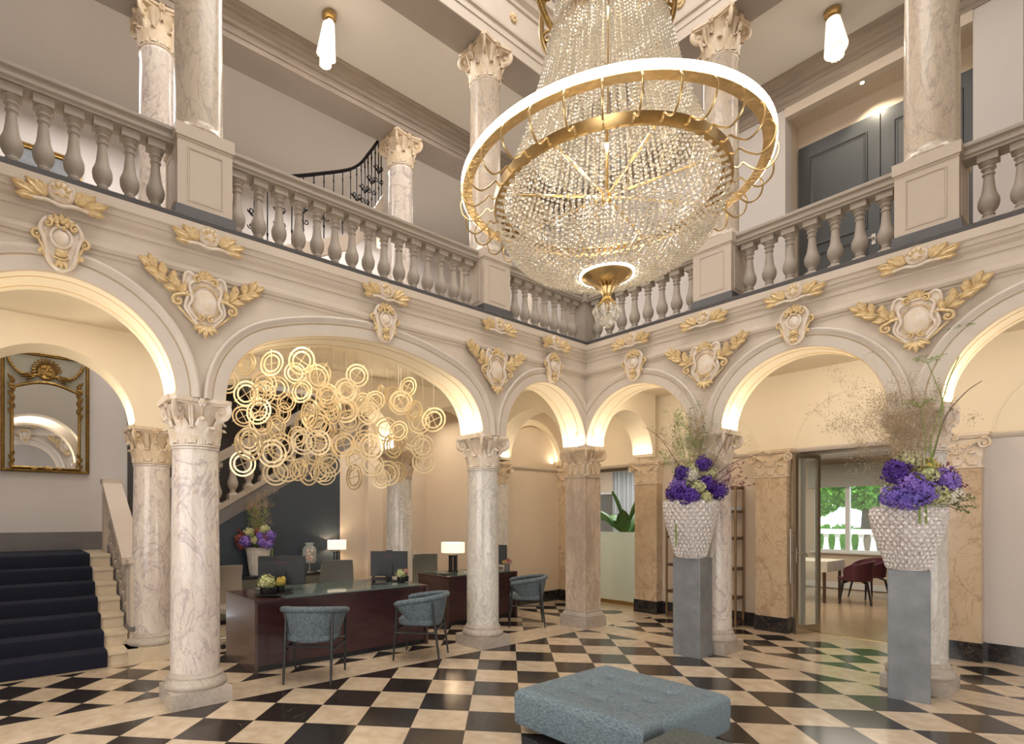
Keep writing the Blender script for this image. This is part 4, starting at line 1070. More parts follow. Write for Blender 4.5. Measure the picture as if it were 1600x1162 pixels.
# inner curtain, sparser and narrower
pts = []
for s in range(48):
    a = 2*pi*(s+.5)/48
    for k in range(60):
        z = .25+k*.024; r = interp(up_prof, z)*.72; pts.append((r*cos(a), r*sin(a), z, .011, a))
beads('inner_bead_curtain', pts, ch, CRYST)
# bowl: diagonal net of beads
pts = []; rows = 30
for j in range(rows):
    t = j/(rows-1); th = t*radians(78); r = .68*cos(th)**.8; z = -.04-.45*sin(th)**1.0
    r = max(r, .155); nb = max(24, int(2*pi*r/.034)) if t > .42 else 64
    for i in range(nb):
        a = 2*pi*(i+.5*(j % 2))/nb; pts.append((r*cos(a), r*sin(a), z+rnd.uniform(-.002, .002), .0125 if t > .42 else .0115, a))
        if t > .5 and rnd.random() < .55: pts.append((r*.96*cos(a+.02), r*.96*sin(a+.02), z+.018, .010, a))
beads('bead_bowl', pts, ch, CRYST)
b = MB()
for s in range(24):
    a = 2*pi*s/24; p = []
    for j in range(15): th = j/14*radians(76); r = .67*cos(th)**.8; p.append((r*cos(a), r*sin(a), -.04-.44*sin(th)))
    b.tube(p, .0025, 4)
b.build('bowl_wires', BRASS, ch, 60)
# bottom dish, halo and crystal finial
b = MB(); b.lathe([(.001, -.555), (.03, -.545), (.10, -.52), (.150, -.495), (.156, -.485), (.150, -.48), (.001, -.485)], 40, cap=False); b.build('bottom_dish', BRASS, ch, 40)
ring_mb(.156, .168, -.487, -.475).build('led_halo', LED, ch, 30)
fi = MB(); fi.lathe([(.03, -.59), (.02, -.615), (.012, -.63), (.022, -.64), (.022, -.648), (.01, -.655), (.006, -.70)], 16)
for i in range(16):
    a = 2*pi*i/16; fi.tube(smooth_path([(.06*cos(a), .06*sin(a), -.575), (.03*cos(a), .03*sin(a), -.60), (.018*cos(a), .018*sin(a), -.64), (.05*cos(a), .05*sin(a), -.68)], 4), .0022, 4)
fn = fi.build('finial', BRASS, ch, 50); fn.location = (0, 0, .22); fn.scale = (1.32, 1.32, 1.32)
b = MB(); b.sph((0, 0, -.745), .036, 10, 7); b.build('crystal_ball', CRYST, fn, 0)
dr = MB(); dr.lathe([(.001, -.022), (.009, -.006), (.010, .004), (.004, .018), (.001, .022)], 6, cap=False)
dm = None
for j, (nn, R, z) in enumerate(((10, .058, -.70), (8, .048, -.725), (6, .03, -.695))):
    for i in range(nn):
        a = 2*pi*(i+.5*j)/nn
        if dm is None: dm = dr.build('crystal_drop', CRYST, fn, 0); o = dm
        else: o = dm.copy(); C.objects.link(o); o.parent = fn
        o.location = (R*cos(a), R*sin(a), z)
# scrolled gold arms at the crown
for i in range(8):
    a = 2*pi*i/8+.25; b = MB(); ca, sa = cos(a), sin(a)
    path = smooth_path([(.31, 0, 1.0), (.38, 0, 1.06), (.45, 0, 1.25), (.43, 0, 1.5), (.36, 0, 1.65), (.30, 0, 1.85), (.36, 0, 2.05), (.2, 0, 2.3)], 6)
    b.tube([(x*ca, x*sa, z) for x, y, z in path], .018, 7)
    for q, sg in (((.40, 1.22), 1), ((.36, 1.95), -1)):
        b.tube([((q[0]+x*.8)*ca, (q[0]+x*.8)*sa, q[1]+z*.8) for x, z in spiral(.07, .012, 1.2, 18, 0, sg)], .010, 6)
    b.build('scroll_arm', MGOLD if i % 2 else BRASSD, ch, 60)
ring_mb(.33, .35, .98, 1.02).build('crown_ring', BRASSD, ch, 30)
for z, e in ((.35, 7), (-.2, 3.5), (1.2, 8)): 
    l = lamp('chandelier_bulb', 'POINT', (CX, CY, 3.5+z), e, (1, .84, .6), .05)
for i in range(6):
    a = 2*pi*i/6; lamp('chandelier_bulb', 'POINT', (CX+.35*cos(a), CY+.35*sin(a), 3.60), 2.2, (1, .84, .6), .03)

# ------------------------------------------------------------------ mobile of rings over the reception
mo = thing('ring_mobile', 'suspended cloud of brass double rings with crosses above the reception desk', 'mobile', (-.95, -3.3, 3.40))
b = MB(); b.box(-.5, .5, -1.2, 1.2, 0, .018); b.build('ceiling_plate', PLASTER_IN, mo, 0)
b = MB(); n = 40
def flat_ring(b, R0, R1, t=.004): b.sweep([(Vector((0, 0, 0)), Vector((0, cos(a), sin(a))), Vector((1, 0, 0))) for a in [2*pi*i/n for i in range(n)]], [(R0, -t), (R1, -t), (R1, t), (R0, t)], closed_prof=True, closed_path=True)
flat_ring(b, .108, .124); flat_ring(b, .072, .088)
for s in (-1, 1): b.M = Matrix.Rotation(s*pi/4+.12, 4, 'X'); b.tube([(.006*s, -.075 if s > 0 else -.14, 0), (.006*s, .14 if s > 0 else .075, 0)], .0035, 5)
RING = b.v, b.f
RINGB = mat('ring_pale_brass', (.76, .62, .38), .3, metal=.55)
me = bpy.data.meshes.new('ring'); me.from_pydata(b.v, [], b.f); me.materials.append(RINGB); me.shade_smooth(); me.set_sharp_from_angle(angle=.6)
rnd = random.Random(11); placed = []
tries = 0
while len(placed) < 88 and tries < 6000:
    tries += 1
    x = rnd.uniform(-1.45, -.40); y = rnd.uniform(-4.50, -2.15); z = rnd.uniform(1.98, 3.12)
    if y > -3.0 and z < 2.35 and rnd.random() < .55: continue
    if y > -2.9 and rnd.random() < .35: continue
    if z > 2.9 and rnd.random() < .5: continue
    if any((x-a)**2*.6+(y-b_)**2+(z-c_)**2 < .19**2 for a, b_, c_ in placed): continue
    placed.append((x, y, z))
for (x, y, z) in placed:
    o = bpy.data.objects.new('ring', me); C.objects.link(o); o.parent = mo
    s = rnd.uniform(.92, 1.30); o.location = (x+.95, y+3.3, z-3.40); o.scale = (s, s, s)
    o.rotation_euler = (rnd.uniform(0, 1.5), rnd.uniform(-.12, .12), radians(-38)+rnd.gauss(0, .38))
    wv = MB(); wv.tube([(x+.95, y+3.3, z-3.4+.1*s), (x+.95, y+3.3, 0)], .0008, 3, cap=False); wv.build('wire', CHROME, mo, 0)

# ------------------------------------------------------------------ gallery pendant lamps
def pendant(label, x, y, z, rz):
    t = thing('pendant_lamp', label, 'lamp', (x, y, z), rz); t.scale = (1.3, 1.3, 1.2)
    b = MB(); b.lathe([(.062, 0), (.062, -.03), (.05, -.04), (.035, -.045), (.035, -.085), (.045, -.09), (.045, -.10)][::-1], 28); b.build('ceiling_mount', BRASSD, t, 40)
    b = MB(); b.M = Matrix.Rotation(.10, 4, 'Y')
    b.grid(lambda u, v: ((.052+.035*v)*cos(2*pi*u)+.0*v, (.052+.035*v)*sin(2*pi*u), -.09-.30*v-.03*cos(2*pi*u)*v), 32, 10, True)
    b.sph((0, 0, -.10), (.054, .054, .02), 24, 6); b.build('outer_shade', PGLASS, t, 60)
    b = MB(); b.M = Matrix.Rotation(.10, 4, 'Y'); b.grid(lambda u, v: ((.05+.004*cos(24*pi*u))*cos(2*pi*u+v), (.05+.004*cos(24*pi*u))*sin(2*pi*u+v), -.2-.27*v), 96, 8, True); b.build('inner_shade', PGLASS, t, 60)
    lamp('pendant_bulb', 'POINT', (x, y, z-.64), 4, (1, .86, .68), .05)
pendant('white glass pendant lamp on the left gallery ceiling', -.95, -3.44, 7.33, .4)
pendant('white glass pendant lamp on the right gallery ceiling', 2.72, .87, 7.15, 2.6)
# wall lamp glowing above the iron railing
t = thing('wall_lamp', 'small glowing wall lamp behind the iron stair railing', 'lamp', (-4.33, -1.9, 7.0))
p_ = None
b = MB(); b.lathe([(.05, -.22), (.06, 0)], 20, cap=False); b.build('shade', PGLASS, t, 60); b = MB(); b.box(-.02, .01, -.03, .03, -.1, .1); b.build('wall_bracket', BRASSD, t, 0)
t.location = (-4.22, -.75, 6.95)
# recessed spot over the doors
t = thing('recessed_spot', 'tiny recessed ceiling spot above the dark double doors', 'lamp', (2.80, 1.62, 6.675)); b = MB(); b.lathe([(.022, -.008), (.022, .0)], 16); b.build('lens', SPOTM, t, 0); b = MB(); b.lathe([(.032, -.005), (.032, .002)], 20); b.build('trim_ring', CHROME, t, 0)
lamp('spot_light', 'SPOT', (2.80, 1.66, 6.66), 22, (1, .88, .68), .02, spot=radians(100), target=(2.9, 1.98, 6.0))
# dark grey double doors upstairs
def panel_door(name, F, W, H, label, handle_side=1, mt=GREYD):
    t = thing(name, label, 'door'); t.matrix_world = F
    b = MB(); b.box(0, W, -.04, 0, 0, H); b.build('leaf', mt, t, 0)
    for z0, z1 in ((.15, H*.42), (H*.47, H-.18)):
        b = MB(); fr_ = [(Vector((x_, -.04, z_)), Vector((sx, 0, sz)), Vector((0, -1, 0))) for x_, z_, sx, sz in ((.13, z0, 1, 1), (W-.13, z0, -1, 1), (W-.13, z1, -1, -1), (.13, z1, 1, -1))]
        b.sweep(fr_, [(-.012, 0), (-.006, .016), (.004, .016), (.012, .006), (.03, .004), (.036, 0)], closed_path=True); b.build('panel', mt, t, 30)
    b = MB(); x = W-.06 if handle_side > 0 else .06
    b.tube([(x, -.04, 1.05), (x, -.09, 1.05)], .01, 8); b.tube([(x, -.085, 1.05), (x-handle_side*.10, -.085, 1.05)], .009, 8); b.box(x-.02, x+.02, -.05, -.04, .97, 1.1); b.build('handle', CHROME, t, 40)
    return t
panel_door('double_door_leaf', Matrix.Translation((2.02, 1.995, 3.87)), .87, 2.56, 'left leaf of the dark grey panelled gallery doors')
panel_door('double_door_leaf', Matrix.Translation((2.90, 1.995, 3.87)), .85, 2.56, 'right leaf of the dark grey gallery doors, beside the column', -1)

# ------------------------------------------------------------------ reception furniture
def rbox(b, x0, x1, y0, y1, z0, z1, r=.01):
    """box with chamfered vertical and top edges"""
    p = [(x0+r, y0), (x1-r, y0), (x1, y0+r), (x1, y1-r), (x1-r, y1), (x0+r, y1), (x0, y1-r), (x0, y0+r)]
    cx_, cy_ = (x0+x1)/2, (y0+y1)/2
    def sc(q, d): return [(x-(d if x > cx_ else -d), y-(d if y > cy_ else -d)) for x, y in q]
    vs = [(x, y, z0) for x, y in p]+[(x, y, z1-r) for x, y in p]+[(x, y, z1) for x, y in sc(p, r)]
    fs = [tuple(reversed(range(8))), tuple(range(16, 24))]+[(k*8+i, k*8+(i+1) % 8, (k+1)*8+(i+1) % 8, (k+1)*8+i) for k in range(2) for i in range(8)]
    return b.add(vs, fs)
def desk(label, x0, x1, y0, y1, H=.715, glass_y=(.3, 1.95)):
    t = thing('reception_desk', label, 'desk', ((x0+x1)/2, (y0+y1)/2, 0)); hx, hy = (x1-x0)/2, (y1-y0)/2
    for s in (-1, 1):
        b = MB(); b.box(-hx, hx, *(sorted((s*hy, s*(hy-.03)))), .0, H-.03); b.build('side_panel', WOODS, t, 0)
    b = MB(); b.box(hx-.05, hx-.03, -hy+.03, hy-.03, .06, H-.03); b.build('front_panel', WOODD, t, 0)
    b = MB(); b.box(-hx, hx, -hy, hy, H-.03, H); b.build('top_frame', WOODD, t, 0)
    b = MB(); b.box(hx-.08, hx-.06, -hy+.03, hy-.03, 0, .06); b.build('recessed_plinth', BLACKP, t, 0)
    b = MB(); b.box(-hx+.02, hx+.02, -hy+glass_y[0], -hy+glass_y[1], H+.001, H+.013); b.build('glass_top', GLASST, t, 0)
    return t
desk('long dark reception desk with a glass top behind the left front column', -1.30, -.40, -4.50, -2.42, .705)
desk('dark reception desk with a lamp, partly behind the middle round column', -1.72, -1.04, -1.62, -.24, .690, (.12, 1.22))

def armchair(label, x, y, ang, first=[None]):
    if first[0] is not None: return dup(first[0], (x, y, 0), ang, label)
    t = thing('armchair', label, 'chair', (x, y, 0), ang, 'blue upholstered visitor chairs')
    RP = smooth_path([(.23, -.265, .60), (.10, -.285, .625), (-.06, -.275, .65), (-.20, -.20, .672), (-.265, -.08, .68), (-.265, .08, .68), (-.20, .20, .672), (-.06, .275, .65), (.10, .285, .625), (.23, .265, .60)], 5)
    b = MB(); n = len(RP); b.tube(RP, [.012+.016*min(1, min(i, n-1-i)/2.0) for i in range(n)], 10, flat=1.15); b.build('padded_rail', FABRIC, t, 60)
    b = MB()   # curved upholstered back, tucked in towards the seat
    def f(u, v):
        i = u*(n-1); k = min(int(i), n-2); q = Vector(RP[k]).lerp(Vector(RP[k+1]), i-k)
        e = abs(u-.5)*2; low = .37+.0*e; zz = q.z-.01-(q.z-.01-low-.14*max(0, e-.62)/.38)*v; s = 1-.22*v**1.5
        return (q.x*s+.0, q.y*s, zz)
    b.grid(f, 33, 9); m = len(b.v); vin = [(x_*.93, y_*.93, z_) for x_, y_, z_ in b.v]; fin = [tuple(reversed(q)) for q in b.f]
    b.add(vin, fin); nu = 33
    b.f += [(i, i+m, i+1+m, i+1) for i in range(nu-1)]+[((8*nu)+i, (8*nu)+i+1, (8*nu)+i+1+m, (8*nu)+i+m) for i in range(nu-1)]; b.mi += [0]*(2*(nu-1))
    b.build('backrest', FABRIC, t, 60)
    b = MB()
    def seat(u, v):
        a = 2*pi*u; c_, s_ = cos(a), sin(a); rx = .225*abs(c_)**.6*(1 if c_ > 0 else -1); ry = .235*abs(s_)**.6*(1 if s_ > 0 else -1)
        pr = [(0.0, .455), (.6, .455), (.9, .445), (1.0, .42), (1.0, .385), (.93, .37), (0, .37)]; k = v*(len(pr)-1); i = min(int(k), len(pr)-2); g = k-i
        r = pr[i][0]+(pr[i+1][0]-pr[i][0])*g; z = pr[i][1]+(pr[i+1][1]-pr[i][1])*g
        return (rx*r+.01, ry*r, z)
    b.grid(seat, 36, 19, True); b.build('seat', FABRIC, t, 60)
    WD = mat('black_stained_ash', (.018, .019, .021), .35)
    L4 = [((.245, -.245, 0), (.20, -.262, .60)), ((.245, .245, 0), (.20, .262, .60)), ((-.245, -.215, 0), (-.165, -.212, .655)), ((-.245, .215, 0), (-.165, .212, .655))]
    for p, q in L4:
        b = MB(); b.tube([p, tuple((Vector(p)+Vector(q))*.5), q], [.0095, .0155, .011], 10); b.build('leg', WD, t, 50)
    def lp(i, z): p, q = Vector(L4[i][0]), Vector(L4[i][1]); k = z/q.z; return tuple(p.lerp(q, k))
    for i, j, z in ((0, 2, .30), (1, 3, .30), (2, 3, .335), (0, 1, .335)):
        b = MB(); b.tube([lp(i, z), lp(j, z)], .011, 8, flat=1.9); b.build('stretcher', WD, t, 50)
    first[0] = t; return t
armchair('blue armchair with its back to us in front of the long desk', .03, -4.09, radians(140.5))
armchair('blue armchair turned to the left at the right end of the long desk', .03, -2.83, radians(219))
armchair('blue armchair behind the middle round column, at the second desk', -.50, -.62, radians(226))

def office_chair(label, x, y, rz, m):
    t = thing('office_chair', label, 'chair', (x, y, 0), rz)
    b = MB(); b.grid(lambda u, v: ((-.22-.05*sin(pi*v)+.06*(2*u-1)**2), (2*u-1)*(.235-.03*v**3), .42+.50*v), 13, 9); m_n = len(b.v)
    b.add([(x_-.05, y_, z_) for x_, y_, z_ in b.v], [tuple(reversed(f)) for f in b.f])
    nu, nv = 13, 9
    for i in range(nu-1): b.f += [(i, i+m_n, i+1+m_n, i+1), ((nv-1)*nu+i, (nv-1)*nu+i+1, (nv-1)*nu+i+1+m_n, (nv-1)*nu+i+m_n)]; b.mi += [0, 0]
    for j in range(nv-1): b.f += [(j*nu, (j+1)*nu, (j+1)*nu+m_n, j*nu+m_n), (j*nu+nu-1, j*nu+nu-1+m_n, (j+1)*nu+nu-1+m_n, (j+1)*nu+nu-1)]; b.mi += [0, 0]
    b.build('backrest', m, t, 60)
    b = MB(); rbox(b, -.22, .24, -.24, .24, .40, .48, .03); b.build('seat', m, t, 40)
    b = MB(); b.tube([(0, 0, .06), (0, 0, .40)], .025, 12)
    for i in range(5): a = 2*pi*i/5; b.tube([(0, 0, .09), (.27*cos(a), .27*sin(a), .06)], [.022, .014], 8)
    b.build('pedestal_base', CHROME, t, 50)
    for i in range(5):
        a = 2*pi*i/5; b = MB(); b.M = Matrix.Translation((.27*cos(a), .27*sin(a), .028)) @ Matrix.Rotation(pi/2, 4, 'X'); b.lathe([(.028, -.015), (.028, .015)], 14); b.build('caster', BLACKP, t, 40)
    return t
office_chair('grey office chair behind the long desk, in front of the cabinet', -1.80, -2.85, radians(-15), LEATH)
office_chair('taupe office chair behind the left monitor', -1.80, -4.22, radians(20), LEATHB)
office_chair('bluish office chair behind the second desk, half hidden by the column', -2.10, -1.10, radians(-10), LEATH)

def monitor(label, x, y, z, rz, W=.50, H=.31):
    t = thing('computer_monitor', label, 'monitor', (x, y, z), rz)      # faces -x, back towards +x
    b = MB(); rbox(b, -.02, .02, -W/2, W/2, .06, .06+H, .004); b.build('housing', BLACKP, t, 0)
    b = MB(); b.box(.02, .028, -W/2+.012, W/2-.012, .07, .06+H-.045); b.build('back_panel', SCREENB, t, 0)
    b = MB(); b.box(.0285, .030, -.06, .06, .06+H-.075, .06+H-.065); b.build('vent_slot', mat('dark_red_slot', (.10, .02, .02), .4), t, 0)
    b = MB(); b.box(-.0215, -.02, -W/2+.01, W/2-.01, .07, .06+H-.01); b.build('screen', mat('screen_glass', (.01, .012, .015), .1), t, 0)
    b = MB(); b.box(.03, .06, -.04, .04, .02, .22); b.lathe([(.12, 0), (.12, .01), (.03, .018)], 24, c=(.04, 0, 0)); b.build('stand', BLACKP, t, 30)
    b = MB(); b.box(-.01, .012, -.04, .04, .06+H, .072+H); b.build('webcam', BLACKP, t, 0)
    return t
monitor('back of the large dark monitor at the left end of the long desk', -.92, -4.02, .719, radians(-30))
monitor('back of the dark monitor at the right end of the long desk', -.95, -2.62, .719, radians(-38), .46)
monitor('monitor on the second desk, a sliver right of the round column', -1.50, -.24+.0, .705, radians(-60), .34)

# ------------------------------------------------------------------ flowers
V_DEEP = mat('petal_deep_violet', (.075, .02, .28), .6, noise=.3); V_LIL = mat('petal_lilac', (.30, .17, .58), .6, noise=.3, col2=(.16, .10, .45))
V_BLUE = mat('petal_blue_violet', (.12, .09, .42), .6, noise=.3, col2=(.22, .12, .5)); F_CREAM = mat('petal_cream_green', (.62, .60, .34), .6, noise=.3, col2=(.40, .44, .18))
F_WHITE = mat('petal_white', (.75, .70, .58), .6, noise=.2); F_PINK = mat('petal_pink', (.72, .36, .33), .6, noise=.3); F_RUST = mat('petal_rust', (.30, .08, .05), .6, noise=.3)
GREEN = mat('leaf_green', (.10, .17, .04), .5, noise=.4); GREENL = mat('stem_light_green', (.25, .36, .08), .5, noise=.3); TWIG = mat('twig_brown', (.10, .06, .045), .6)
HAZE = mat('dried_grass', (.46, .35, .22), .7, noise=.4, nscale=30, col2=(.28, .20, .11)); BERRY = mat('berry_maroon', (.20, .04, .07), .4); YEL = mat('petal_yellow', (.72, .55, .12), .6, noise=.3)
def bloom(name, c, R, m, parent, n=42, fs_=.30, seed=0):
    rn = random.Random(seed); b = MB(); ga = pi*(3-sqrt(5))
    for i in range(n):
        z = 1-2*(i+.5)/n; r = sqrt(1-z*z); a = ga*i; d = Vector((r*cos(a), r*sin(a), z)); d.normalize()
        ax = d.orthogonal().normalized(); ay = d.cross(ax); c0 = Vector(c)+d*R*rn.uniform(.55, 1.08); s = R*fs_*rn.uniform(.7, 1.1); rot = rn.uniform(0, pi)
        for k in range(4):
            t = rot+k*pi/2; u = ax*cos(t)+ay*sin(t); v = d.cross(u)
            tl = rn.uniform(.1, .7); p = [c0, c0+u*s*.5+v*s*.42+d*s*.3*tl, c0+u*s*1.0+d*s*tl, c0+u*s*.5-v*s*.42+d*s*.3*tl]
            b.add([tuple(q) for q in p], [(0, 1, 2, 3)])
    b.sph(c, R*.52, 10, 7)
    return b.build(name, m, parent, 0)
def spray(name, base, d, L, m, parent, seed, n=9, leafm=True, dots=.006, spread=.28, thick=.0025, leafL=.02):
    """branching twig with small leaves or seed heads"""
    rn = random.Random(seed); b = MB(); base = Vector(base); d = Vector(d).normalized(); ax = d.orthogonal().normalized()
    side = Vector((rn.uniform(-1, 1), rn.uniform(-1, 1), rn.uniform(-.2, .4)))*.14
    main = [tuple(base+d*L*t+side*L*t*t) for t in [i/8 for i in range(9)]]
    b.tube(main, [thick*(1.3-.8*i/8) for i in range(9)], 4)
    for k in range(n):
        t = .35+.65*k/n; p = base+d*L*t+side*L*t*t; a = rn.uniform(0, 2*pi)
        dd = (d*.8+Matrix.Rotation(a, 3, d) @ ax*.8).normalized(); l = L*spread*(1.2-t)*rn.uniform(.6, 1.2); q = p+dd*l
        b.tube([tuple(p), tuple((p+q)/2+d*l*.06), tuple(q)], thick*.5, 3, cap=False)
        for j in range(5):
            e = p+dd*l*(.4+.6*j/4)+Vector((rn.uniform(-1, 1), rn.uniform(-1, 1), rn.uniform(-1, 1)))*l*.18
            if leafm: b.leaf(tuple(e), (rn.uniform(-1, 1), rn.uniform(-1, 1), rn.uniform(-.2, 1)), (rn.uniform(-1, 1), rn.uniform(-1, 1), 1), leafL, leafL*.45, .3, 0, .0006, 3)
            else: b.sph(tuple(e), dots, 5, 4)
    return b.build(name, m, parent, 0)
def haze(name, c, base, L, W, m, parent, seed, n=500, dot=.0022, nl=34):
    """airy seed-head cloud on hair-thin stalks"""
    rn = random.Random(seed); b = MB(); c = Vector(c); base = Vector(base); ends = []
    for i in range(nl):
        e = c+Vector((rn.gauss(0, W*.5), rn.gauss(0, W*.5), rn.gauss(0, L*.42))); ends.append(e); mid = base.lerp(e, .5)+Vector((rn.uniform(-.02, .02), rn.uniform(-.02, .02), 0))
        b.tube([tuple(base+Vector((rn.uniform(-.02, .02), rn.uniform(-.02, .02), 0))), tuple(mid), tuple(e)], [.0011, .0008, .0004], 3, cap=False)
    for i in range(n):
        e = ends[i % nl]+Vector((rn.gauss(0, W*.13), rn.gauss(0, W*.13), rn.gauss(0, L*.10))); s = dot*rn.uniform(.6, 1.5)
        u = Vector((rn.uniform(-1, 1), rn.uniform(-1, 1), rn.uniform(-1, 1))).normalized(); v = u.orthogonal().normalized()
        b.add([tuple(e+u*s*1.6), tuple(e+v*s), tuple(e-u*s*1.6), tuple(e-v*s)], [(0, 1, 2, 3)])
        if i % 3 == 0:
            g = ends[i % nl]; b.tube([tuple(g), tuple(e)], .0004, 3, cap=False)
    o = b.build(name, m, parent, 0); o['kind'] = 'stuff'; return o

def pot_mat():
    m, t, b = nmat('quilted_silver_pot'); N = t.nodes; L = t.links
    tc = N.new('ShaderNodeTexCoord'); n = N.new('ShaderNodeTexNoise'); n.inputs['Scale'].default_value = 55; n.inputs['Detail'].default_value = 4; L.new(tc.outputs['Object'], n.inputs['Vector'])
    r = N.new('ShaderNodeValToRGB'); r.color_ramp.elements[0].position = .34; r.color_ramp.elements[0].color = (.46, .38, .38, 1); r.color_ramp.elements[1].position = .52; r.color_ramp.elements[1].color = (.74, .71, .69, 1)
    L.new(n.outputs['Fac'], r.inputs[0]); L.new(r.outputs[0], b.inputs['Base Color']); b.inputs['Roughness'].default_value = .35; b.inputs['Metallic'].default_value = .25; return m
POTM = pot_mat()
def quilted_pot(label, x, y, z, R, H, rz=0):
    t = thing('quilted_vase', label, 'vase', (x, y, z), rz)
    b = MB(); nu, nv = 260, 130
    prof = [(0, .50), (.06, .53), (.3, .68), (.55, .85), (.78, .96), (.9, .98), (1, .95)]
    def f(u, v):
        r = interp(prof, v)*R; a = 2*pi*u; K = 26; K2 = 10
        s1 = abs(sin(a*K/2+v*pi*K2/1.35)); s2 = abs(sin(a*K/2-v*pi*K2/1.35)); d = min(s1, s2)**.6
        if v > .985 or v < .02: d = 0
        r += d*R*.085
        return (r*cos(a), r*sin(a), v*H)
    b.grid(f, nu, nv, True); b.build('body', POTM, t, 0)
    b = MB(); b.lathe([(R*.985, H), (R*.95, H+.004), (R*.93, H), (R*.9, H*.8), (.001, H*.8)], 48, cap=False); b.lathe([(.001, 0), (R*.52, 0)], 48, cap=False); b.build('rim', POTM, t, 50)
    return t
def zinc_pedestal(label, x, y, w1, w2, H, rz):
    t = thing('zinc_pedestal', label, 'pedestal', (x, y, 0), rz)
    b = MB(); rbox(b, -w1/2, w1/2, -w2/2, w2/2, 0, H, .004); b.build('block', STEELP, t, 0); return t
zinc_pedestal('grey zinc pedestal in front of the column right of the corner pillar', 1.80, -.435, .30, .28, 1.067, 0)
zinc_pedestal('larger looking grey zinc pedestal at the right, nearest the camera', 3.64, -.415, .27, .26, 1.07, radians(12))
quilted_pot('silvery quilted vase on the pedestal right of the corner pillar', 1.80, -.475, 1.068, .27, .63)
quilted_pot('silvery quilted vase on the right pedestal, mottled white and brown', 3.64, -.445, 1.071, .245, .52)
rt = Vector((.615, .788, 0)); tw = Vector((.788, -.615, 0))      # picture right and towards the photographer, seen from the lobby
def arrangement(label, x, y, z, blooms, seed, k=1.0):
    t = thing('flower_arrangement', label, 'flowers', (x, y, z))
    for i, (r_, up, f_, R, m, nm) in enumerate(blooms):
        p = rt*r_*k+tw*f_*k+Vector((0, 0, up*k)); bloom(nm, tuple(p), R*k, m, t, int(70+R*500), .27, seed+i)
    return t
a1 = arrangement('tall arrangement with deep violet blooms in the left pedestal vase', 1.80, -.475, 1.69, [
    (-.22, .08, .12, .095, V_DEEP, 'violet_bloom'), (-.10, .04, .20, .11, V_DEEP, 'violet_bloom'), (-.14, .30, .10, .08, V_DEEP, 'violet_bloom'), (.09, .18, .18, .09, V_DEEP, 'violet_bloom'), (.22, .10, .14, .10, V_DEEP, 'violet_bloom'), (.10, .40, .08, .085, V_DEEP, 'violet_bloom'),
    (-.02, .13, .22, .075, F_CREAM, 'cream_bloom'), (.05, .03, .23, .07, F_CREAM, 'cream_bloom'), (-.05, .27, .12, .075, F_WHITE, 'white_bloom'), (.17, .28, .10, .07, F_CREAM, 'cream_bloom'), (0, .22, 0, .12, F_CREAM, 'cream_bloom'), (.0, .33, .02, .09, F_CREAM, 'cream_bloom'), (.18, .18, .02, .09, F_PINK, 'pink_bloom'), (-.12, .18, .02, .1, V_LIL, 'lilac_bloom')], 10)
for i, (r_, u_, f_, L) in enumerate(((-.35, 1, .1, .75), (-.2, 1, .1, .85), (-.5, 1, 0, .7), (-.1, 1, .2, .8), (0, 1, 0, .85), (.25, 1, .1, .7), (.1, 1, -.1, .8), (-.7, .8, .1, .5))):
    spray('leafy_spray', (0, 0, .15), tuple(rt*r_+tw*f_+Vector((0, 0, u_))), L, GREENL if i % 2 else HAZE, a1, 40+i, 14, True, leafL=.022)
for i, pth in enumerate(([(-.12, .25, .1), (-.22, .45, .1), (-.38, .68, .1), (-.56, .80, .1)], [(.12, .25, .1), (.28, .55, .1), (.46, .82, .0)], [(.16, .22, .15), (.36, .38, .1), (.62, .48, .05), (.82, .54, 0)])):
    b = MB(); pp = smooth_path([tuple(rt*a+tw*c_+Vector((0, 0, u))) for a, u, c_ in pth], 6); b.tube(pp, [.005*(1.1-.8*j/len(pp)) for j in range(len(pp))], 5)
    for j in range(4, len(pp), 3): b.leaf(pp[j], (.3, .2, 1), (1, 0, .2), .018, .007, .2, 0, .0006, 3)
    b.build('bare_twig', TWIG, a1, 50)
haze('smoke_grass', tuple(rt*.10+Vector((0, 0, .75))), (0, 0, .1), .42, .30, HAZE, a1, 5, 3200, .003, 60)
haze('smoke_grass', tuple(rt*-.08+Vector((0, 0, .72))), (0, 0, .1), .34, .26, GREENL, a1, 6, 900, .003, 30)
for i in range(5): spray('berry_twig', tuple(rt*.15+Vector((0, 0, .1))), tuple(rt*(.7+.25*i % .6)+tw*.2+Vector((0, 0, .1+.22*i))), .5, BERRY, a1, 70+i, 6, False, .006)
b = MB()
for k in range(26): p = rt*-.215+tw*.12+Vector((0, 0, -.02*k+.02)); b.sph(tuple(p+Vector((.004*sin(k*2.1), .004*cos(k*1.7), 0))), .011, 6, 4)
b.build('trailing_amaranth', GREENL, a1, 50)
a2 = arrangement('tall arrangement with lilac hydrangeas in the right pedestal vase', 3.64, -.445, 1.60, [
    (-.20, .28, .12, .10, V_DEEP, 'violet_bloom'), (-.13, .17, .18, .10, V_LIL, 'lilac_bloom'), (-.26, .07, .16, .085, V_BLUE, 'blue_violet_bloom'), (-.17, .05, .20, .09, V_BLUE, 'blue_violet_bloom'), (-.06, .10, .22, .095, V_BLUE, 'blue_violet_bloom'), (.15, .20, .17, .105, V_LIL, 'lilac_bloom'),
    (.02, .25, .16, .075, F_CREAM, 'cream_bloom'), (.04, .08, .22, .085, F_CREAM, 'cream_bloom'), (.20, .10, .15, .09, F_WHITE, 'white_bloom'), (-.06, .38, .08, .08, F_CREAM, 'cream_bloom'), (.12, .32, .05, .08, YEL, 'yellow_green_bloom'), (0, .18, 0, .13, F_CREAM, 'cream_bloom'), (.1, .12, .05, .11, V_LIL, 'lilac_bloom')], 30)
